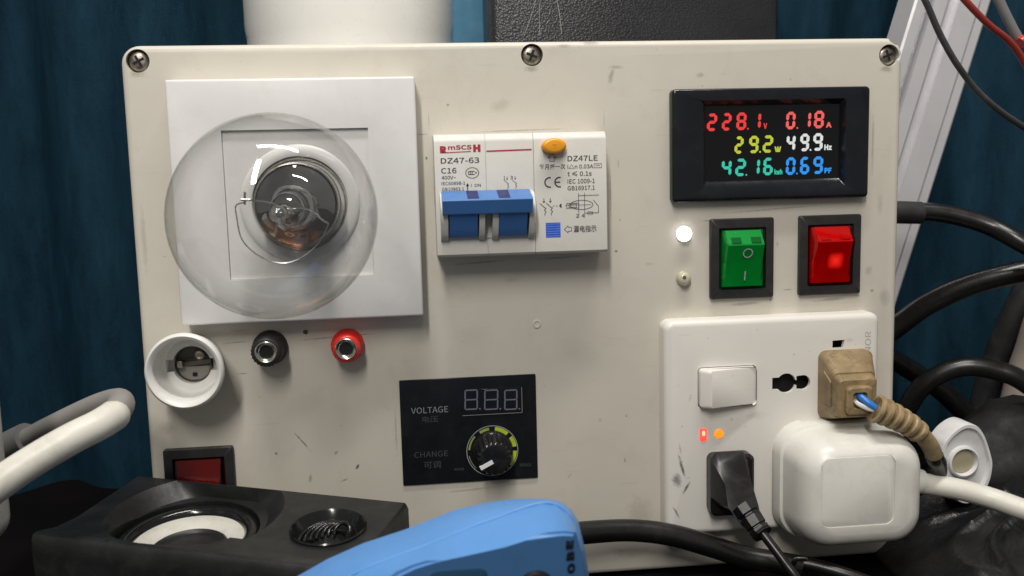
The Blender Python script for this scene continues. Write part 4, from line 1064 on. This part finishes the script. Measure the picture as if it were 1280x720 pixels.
bm = NB(); lathe(bm, [(12.6, 11.2), (12.5, 10.2), (11.9, 9.8), (11.2, 10.2), (10.8, 10.9), (6, 10.3), (0, 10.0)], *wc, 48); to_sp(bm); obj('dust_cap', bm, M['speaker'], sk, 50)
bm = NB(); lathe(bm, [(23.4, 16.4), (0, 16.6)], *wc, 40); to_sp(bm); obj('driver_basket', bm, M['hole'], sk)
bm = NB(); lathe(bm, [(11.8, .1), (12.2, -.8), (11.8, -1.2), (11.2, -.6), (10.4, 1.6), (9.5, 2.8)], *tc, 48); to_sp(bm); obj('tweeter_rim', bm, M['speaker_gloss'], sk, 50)
# ridged horn: nested arcs leaning to one side
tw = None
for k in range(7):
    r = 8.8 - k * 1.05; off = k * .95
    bm = NB(); path = [(tc[0] + off + r * math.cos(a), 2.6 - .55 * k - 1.9 * math.sin(max(0, a)), tc[1] - 2 + r * .95 * math.sin(a)) for a in [(-.15 + 1.3 * PI * j / 22 - .12 * PI) for j in range(23)]]
    tube(bm, path, .62, 8, raw=True); to_sp(bm)
    obj('horn_ridge', bm, M['speaker_gloss'], sk, 60)
bm = NB(); lathe(bm, [(8.8, 4.4), (6, 3.2), (2.5, 1.0), (0, .4)], tc[0] + 1.5, tc[1] - 1, 32); to_sp(bm); obj('horn_core', bm, M['speaker_gloss'], sk, 60)

# ------------------------------------------------------------------ blue hand-held device
bd = thing('blue_device', 'light blue plastic instrument case with dark lettering in the foreground', 'instrument', (115, -120, -9))
sil = [(352, 735), (372, 720), (409, 699), (454, 679), (506, 662), (570, 637), (615, 627), (645, 623.5), (680, 623.5), (700, 626.5), (714, 637), (723, 652), (731, 686), (737, 725), (745, 800)]
rdg = [(385, 745), (430, 726), (450, 713), (492, 696), (540, 678), (590, 658), (625, 645), (652, 635), (676, 628.5), (694, 630), (709, 640), (719, 655), (728, 688), (734, 726), (742, 800)]
frt = [(440, 770), (470, 740), (502, 712), (517, 703.5), (532, 698), (555, 695), (585, 692), (630, 676), (655, 666.5), (680, 658.5), (700, 656), (716, 657), (725, 690), (731, 727), (739, 800)]
def pl3(pts, y): return [P3(a, b, y) for a, b in pts]
zfl = -8.8
def close(L_): return L_ + [Vector((L_[-1].x, L_[-1].y, zfl)), Vector((L_[0].x - 4, L_[0].y, zfl))]
A_ = close(pl3(sil, -104)); B_ = close(pl3(sil, -118)); R_ = close(pl3(rdg, -129)); F_ = close(pl3(frt, -136))
for p in F_: p.y = -136 + (56 - p.z) * .42
bm = NB(); loft(bm, [A_, B_, R_, F_])
bmesh.ops.bevel(bm, geom=[e for e in bm.edges if all(abs(v.co.y - (-136 + (56 - v.co.z) * .42)) < .05 for v in e.verts)], offset=.9, segments=3, affect='EDGES')
bc = obj('case', bm, M['blue_case'], bd, 42)
bm = NB(); tube(bm, pl3([(a, b + .3) for a, b in rdg[1:13]], -129.2), .22, 6, 4); obj('seam', bm, plastic('seam_blue', (.13, .34, .70), .4, .05), bc)
yf = -136.12
BLK = ink('deep_black_print', (.006, .007, .010))
def ft(s, l, b_, r, t2):
    a = P3(l, b_, yf); b = P3(r, t2, yf)
    sk_ = P3(727.5, 700, yf) - P3(724.5, 680, yf)
    def fr_(fx, fz):
        z = a.z + fz * (b.z - a.z); return Vector((a.x + fx * (b.x - a.x), -136.15 + (56 - z) * .42, z))
    text('lettering', s, BLK, bc, None, None, yf, .03, rot=PI / 2, frame=fr_)
ft('E', 704.5, 681, 713.5, 666.5); ft('B', 706.5, 698, 716, 683); ft('O', 708.8, 718, 718.5, 701)
c = P3(668, 716, -133)
bm = NB(); lathe(bm, [(3.9, -135.9), (3.7, -137.2), (3.0, -138.0), (0, -138.2)], c.x, c.z - 1.5, 32); bmesh.ops.translate(bm, verts=bm.verts, vec=(0, (57 - c.z) * .42, 0)); obj('button', bm, M['black_matte'], bc)
c = P3(578, 716, -136)
bm = NB(); prism(bm, rrect(c.x - 8, c.x + 6, c.z - 9, c.z + 1.6, 2.5, 5), -134.5, -136.2, .3, 2)
for v in bm.verts: v.co.y += (56 - v.co.z) * .42
obj('inset_panel', bm, plastic('blue_inset_plastic', (.04, .12, .24), .4, .1), bc)

# ------------------------------------------------------------------ cables in front
bm = NB(); tube(bm, [P3(560, 700, -30), P3(640, 675, -24), P3(735, 665.5, -16), P3(790, 663, -13.5), P3(840, 669, -14), P3(890, 683, -15), P3(930, 696, -17), P3(970, 703, -20), P3(1020, 713, -24), P3(1080, 735, -32), P3(1140, 790, -40)], 4.3, 16)
o = obj('power_cable', bm, M['rubber'], None, org=(175, -16, 14)); tag(o, 'thick black rubber cable running across the bottom of the panel', 'cable')
ring_c = thing('cable_clip', 'small shiny metal clip on the black cables at the bottom', 'clip', (238, -28, 2))
p0, p1 = P3(992, 702, -28), P3(1008, 700, -28)
bm = NB(); tube(bm, [P3(991, 706, -27), P3(994, 700.5, -29), P3(1000, 698.5, -30), P3(1007, 699.5, -29.5), P3(1009, 704, -27)], 1.1, 10, flat=.6); obj('band', bm, M['metal'], ring_c)
bm = NB(); tube(bm, [P3(1004, 704, -28), P3(1030, 710, -31), P3(1070, 722, -36), P3(1130, 745, -42)], 2.4, 10); o = obj('loose_cable', bm, M['rubber'], None, org=(245, -30, 0)); tag(o, 'short black cord running right from the shiny metal clip', 'cable')

# white cable loop and adapter at the left
wl = thing('white_cable_loop', 'thick white cable bent in a loop, its far end grey, left of the panel', 'cable', (-10, -40, 70))
bm = NB(); tube(bm, [P3(-60, 650, -74), P3(0, 604, -70), P3(45, 574, -66), P3(90, 548, -62), P3(122, 532, -57), P3(140, 521, -52), P3(142.5, 519, -51)], 4.9, 18); obj('cable', bm, M['cable_white'], wl)
bm = NB(); tube(bm, [P3(118, 535, -58), P3(140, 519, -50), P3(151, 507, -40), P3(147, 501, -28), P3(125, 506, -16), P3(95, 519, -6), P3(60, 536, 2), P3(30, 552, 6), P3(-40, 590, 12)], 4.3, 18); obj('bent_end', bm, plastic('bent_grey_pvc', (.30, .29, .27), .5, .1, None, 0, .05), wl)  # the bent part is grey where the front run is white
bm = NB(); tube(bm, [P3(36, 549, 5.5), P3(20, 557, 7), P3(-20, 578, 10)], 6.6, 16, 6); obj('sleeve', bm, M['cable_grey'], wl)
ad = thing('white_adapter', 'white rounded plastic block at the left edge of the picture', 'adapter', (-45, -45, -9))
axr = P(10, 640, -46)[0] - 3.6; azb = P(5, 688, -46)[1]
bm = NB(); box(bm, axr - 46, axr, -62, -30, azb, azb + 74, 8, 5); obj('housing', bm, M['bottle'], ad)
bm = NB(); box(bm, axr - 40, axr - 8, -58, -34, -8.9, azb + .5, 2, 2); obj('foot', bm, M['black_matte'], ad)

# ------------------------------------------------------------------ behind the box
bl0, bl1 = P(303, 30, 150 * .42)[0], P(570, 30, 150 * .42)[0]
bt = thing('white_bottle', 'white plastic canister standing behind the box, cut off by the top edge', 'canister', ((bl0 + bl1) / 2, 138, -9))
rr_ = (bl1 - bl0) / 2
yb_ = 100 + 5
k_ = (344.5 + yb_ + 40) / (344.5 + 63)
def vert(bm, prof, cx, cy, n=64):
    rings = []
    for r, z in prof: rings.append([(cx + r * math.cos(2 * PI * k / n), cy + r * math.sin(2 * PI * k / n), z) for k in range(n)])
    return loft(bm, rings)
xa = P(303, 30, 146)[0]; xb = P(571, 30, 146)[0]; rb_ = (xb - xa) / 2 * .98
bt.location = Vector(((xa + xb) / 2, 96 + rb_, -9)) * MM; ORG[bt.name]['org'] = Vector(((xa + xb) / 2, 96 + rb_, -9))
bm = NB(); vert(bm, [(rb_ - 3, -8.9), (rb_, -5), (rb_, 205), (rb_ - .8, 212), (rb_ - .8, 222), (rb_, 228), (rb_, 330), (rb_ - 8, 340)], (xa + xb) / 2, 96 + rb_); obj('canister_wall', bm, M['bottle'], bt, 40)

le = thing('leather_case', 'black grained leather case standing behind the top of the box', 'case', (200, 120, -9))
la, lb_ = P(611, 20, 98)[0], P(976, 20, 98)[0]
bm = NB(); box(bm, la, lb_, 98, 136, -8.9, 275, 5, 4); obj('case_shell', bm, M['leather'], le)
bm = NB()
for a, b in ((655, 672),):
    tube(bm, [P3(672, -8, 97.4), P3(664, 20, 97.4), P3(655, 45, 97.4)], .12, 6)
    tube(bm, [P3(676, -8, 97.4), P3(674, 20, 97.4), P3(675, 45, 97.4)], .10, 6)
    tube(bm, [P3(694, -8, 97.4), P3(699, 15, 97.4), P3(702, 42, 97.4)], .12, 6)
obj('loose_thread', bm, plastic('pale_thread', (.40, .40, .38), .6), le)
bb = thing('blue_folder', 'bright blue strip of cloth between the canister and leather case', 'cloth', (132, 160, -9))
ba, bbx = P(560, 20, 138)[0], P(618, 20, 138)[0]
bm = NB(); box(bm, ba, bbx, 137.5, 140, -8.9, 290, .8, 2); obj('cloth_sheet', bm, plastic('mid_blue_cloth', (.05, .17, .28), .8, .2), bb)
bb.name = 'blue_cloth'; ORG['blue_cloth'] = {'org': Vector((132, 160, -9))}

# aluminium profile leaning at the right
al = thing('aluminium_profile', 'slotted silver aluminium profile leaning behind the right edge of the box', 'profile', (330, 70, -9))
YA = 60
top = (P3(1145, -10, YA) + P3(1240, -5, YA)) / 2; low = (P3(1075, 300, YA) + P3(1134, 300, YA)) / 2
ctr_t = P3(1192, -2, YA); ctr_b = P3(1089, 330, YA)
dz = (ctr_t - ctr_b).normalized(); ctr_t = ctr_b + dz * ((232 - ctr_b.z) / dz.z); ctr_b = ctr_b - dz * ((ctr_b.z + 8) / dz.z)
sd = dz.cross(Vector((0, 1, 0))); sd.normalize(); fw = sd.cross(dz).normalized()
if fw.y > 0: fw = -fw
if sd.x < 0: sd = -sd
wA = 17.5
prof = [(-wA, 16), (-wA, 0), (-wA + 1, -.8), (-12.2, -.8), (-12, 4.5), (-8.8, 4.5), (-8.6, -.8), (-2.6, -.8), (-2.2, 3.2), (2.4, 3.2), (3.0, -.8), (12.0, -.8), (12.6, 1.0), (13.2, 1.0), (13.6, -.8), (wA - 1, -.8), (wA, 0), (wA, 16)]
bm = NB(); loft(bm, [[ctr_b + sd * a - fw * b for a, b in prof], [ctr_t + sd * a - fw * b for a, b in prof]]); obj('extrusion', bm, M['alu'], al, 20)

def cable(name, label, pts, r, m_, org, cat='cable', group=None, n=12):
    bm = NB(); tube(bm, pts, r, n); o = obj(name, bm, m_, None, org=org); return tag(o, label, cat, group)
RG = 'black cables beside the box'
c1 = thing('cable_with_connector', 'black cable with stubby connector leaving the right side of the box, uppermost', 'cable', (292, 30, 131), RG)
bm = NB(); tube(bm, [P3(1105, 265, 30), P3(1150, 266, 30)], 4.9, 16, 2); obj('connector', bm, M['black_matte'], c1)
bm = NB(); tube(bm, [P3(1140, 265, 30), P3(1165, 265, 28), P3(1200, 271, 24), P3(1240, 284, 18), P3(1285, 308, 8), P3(1380, 360, -5)], 3.9, 14); obj('cord', bm, M['rubber'], c1)
cable('side_cable', 'thick black cable curving up to the right, middle of those beside the box', [P3(1090, 430, 60), P3(1128, 403, 52), P3(1160, 380, 45), P3(1210, 357, 36), P3(1285, 338, 25), P3(1400, 320, 15)], 5.0, M['rubber'], (320, 50, 80), group=RG)
cable('side_cable', 'black cable arching over beside the box, lowest of those on the right', [P3(1120, 545, 52), P3(1134, 510, 46), P3(1158, 478, 40), P3(1200, 459, 34), P3(1245, 463, 28), P3(1290, 484, 22), P3(1380, 560, 15)], 4.4, M['rubber'], (330, 40, 55), group=RG)
cable('dark_strap', 'wide black strap hanging diagonally in the shade right of the box', [P3(1300, 330, 75), P3(1268, 395, 80), P3(1244, 455, 85), P3(1226, 520, 90), P3(1216, 640, 95)], 6.5, M['black_matte'], (370, 80, 60), 'strap')
cable('shadowed_cable', 'dark cable crossing in the shade low behind the arching cable', [P3(1100, 440, 80), P3(1150, 470, 90), P3(1190, 500, 90), P3(1225, 545, 85), P3(1240, 620, 80)], 5, M['rubber'], (345, 90, 50), group=RG)
cable('thin_grey_wire', 'thin grey black wire hanging across the aluminium profile', [P3(1145, -20, -30), P3(1158, 4, -30), P3(1176, 45, -29), P3(1200, 86, -28), P3(1232, 124, -25), P3(1282, 160, -20), P3(1360, 200, -15)], 1.15, plastic('grey_wire', (.055, .055, .058), .4, .3, (.2, .2, .2), .3, .05), (310, -28, 180), 'wire')
rw = thing('red_test_lead', 'thin red wire with red tip at the top right corner', 'wire', (320, -15, 200))
bm = NB(); tube(bm, [P3(1190, -20, -20), P3(1206, 0, -20), P3(1235, 30, -18), P3(1262, 52, -15), P3(1284, 84, -12), P3(1330, 170, -8)], 1.25, 10); obj('wire', bm, M['red_wire'], rw)
cable('dark_probe', 'grey lead with red end at the right edge beside the red wire', [P3(1244, -10, 10), P3(1258, 20, 10), P3(1274, 50, 10), P3(1300, 90, 10)], 1.9, M['cable_grey'], (345, 10, 200), 'probe')
bm = NB(); tube(bm, [P3(1276, 54, 6), P3(1284, 50, 6), P3(1310, 50, 6)], 2.4, 12, 3); o = obj('red_tip', bm, M['red_plastic'], rw)

# beige pipe, milky clip, bag
cable('beige_pipe', 'blurred beige plastic pipe standing at the right edge', [P3(1345, 360, 60), P3(1318, 430, 60), P3(1298, 500, 60), P3(1284, 590, 60), P3(1278, 690, 60)], 16, M['beige_pipe'], (400, 60, 20), 'pipe', n=24)
mc = thing('milky_clip', 'milky white plastic flange with round yellowed centre beside the white cord', 'plastic fitting', (317, -10, 16))
YC = -8
hull = [(1180, 552), (1190, 540), (1203, 531), (1213, 529.5), (1223, 534), (1231, 546), (1238, 568), (1240, 582), (1236, 602), (1226, 620), (1212, 629), (1201, 629), (1192, 622), (1184, 606), (1178, 585), (1177, 566)]
H3 = [P(a, b, YC) for a, b in hull]
Hs = smooth_path([Vector((a, b, 0)) for a, b in H3 + [H3[0]]], 4)[:-1]
Hp = [(p.x, p.y) for p in Hs]
if sum(Hp[k][0] * Hp[(k + 1) % len(Hp)][1] - Hp[(k + 1) % len(Hp)][0] * Hp[k][1] for k in range(len(Hp))) < 0: Hp.reverse()
hc = P(1206, 572, YC)
def sc(s): return [(hc[0] + (p[0] - hc[0]) * s, hc[1] + (p[1] - hc[1]) * s) for p in Hp]
bm = NB(); loft(bm, [at_y(Hp, 2), at_y(Hp, YC), at_y(sc(.97), YC - .7), at_y(sc(.88), YC - .7), at_y(sc(.84), YC + .9), at_y(sc(.60), YC + 1.2)])
ck = obj('flange', bm, M['clip'], mc, 45)
ic = P(1204, 577, YC)
bm = NB(); lathe(bm, [(6.6, YC + 1.6), (6.3, YC - 1.0), (5.6, YC - 1.3), (5.2, YC - .4), (5.0, YC + 1.0)], ic[0], ic[1], 40); obj('hub_ring', bm, M['clip'], mc)
bm = NB(); lathe(bm, [(5.1, YC + 1.3), (4.8, YC + .6), (0, YC + .4)], ic[0], ic[1], 32); obj('hub_centre', bm, M['clip_in'], mc)
bm = NB(); tube(bm, [P3(1190, 600, 2), P3(1195, 640, 6), P3(1205, 720, 10), Vector((317, 12, -9))], 4, 12); obj('stem', bm, M['black_matte'], mc)

def blob(name, label, cat, c, rad, m_, seed, amp, freq, sub=5, zmin=-8.9):
    bm = NB(); bmesh.ops.create_icosphere(bm, subdivisions=sub, radius=1)
    for v in bm.verts:
        n0 = v.co.copy(); s = Vector((seed, seed * 2.3, seed * .7))
        d = 1 + amp * (abs(noise.noise(n0 * freq + s)) * 2 - .6) + amp * .55 * (abs(noise.noise(n0 * freq * 2.7 + s)) * 2 - .5) + amp * .3 * noise.noise(n0 * freq * 6 + s)
        p = Vector((n0.x * rad[0], n0.y * rad[1], n0.z * rad[2])) * d + Vector(c)
        p.z = max(p.z, zmin); v.co = p
    o = obj(name, bm, m_, None, 60, org=(c[0], c[1], zmin)); return tag(o, label, cat)
bm = NB(); nx, ny = 110, 90; G = []
for j in range(ny + 1):
    row = []
    for i in range(nx + 1):
        u, v = i / nx, j / ny
        x = 283 + 150 * u; y = -78 + 118 * v
        m_ = max(0, 1 - ((u - .5) / .5) ** 4) * max(0, 1 - ((v - .52) / .5) ** 4)
        wx = x * .028 + .9 * noise.noise(Vector((x * .02, y * .02, 1))); wy = y * .03 + .9 * noise.noise(Vector((x * .02, y * .02, 5)))
        fold = 1 - abs(math.sin(wx * 2.1 + wy * 1.2)); fold2 = 1 - abs(math.sin(wx * 4.3 - wy * 3.1 + 1))
        z = -8.6 + m_ * (19 + 9 * u + 7 * fold ** 2 + 3.0 * fold2 ** 2 + 8 * noise.noise(Vector((x * .02, y * .02, 9))))
        row.append(bm.verts.new((x, y, max(z, -8.6))))
    G.append(row)
for j in range(ny):
    for i in range(nx): bm.faces.new((G[j][i], G[j][i + 1], G[j + 1][i + 1], G[j + 1][i]))
pb2 = obj('plastic_bag', bm, M['bag'], None, 70, org=(350, -20, -9)); md = pb2.modifiers.new('film', 'SOLIDIFY'); md.thickness = .0003
tag(pb2, 'crumpled black plastic bag in the lower right corner', 'bag')
blob('black_pouch', 'dull black cloth bundle behind the milky clip at the right', 'bundle', (372, 34, 12), (44, 22, 31), plastic('dull_black_cloth', (.014, .014, .015), .75, .3, None, 0, .3, 900), 6.2, .10, 1.3, 4)
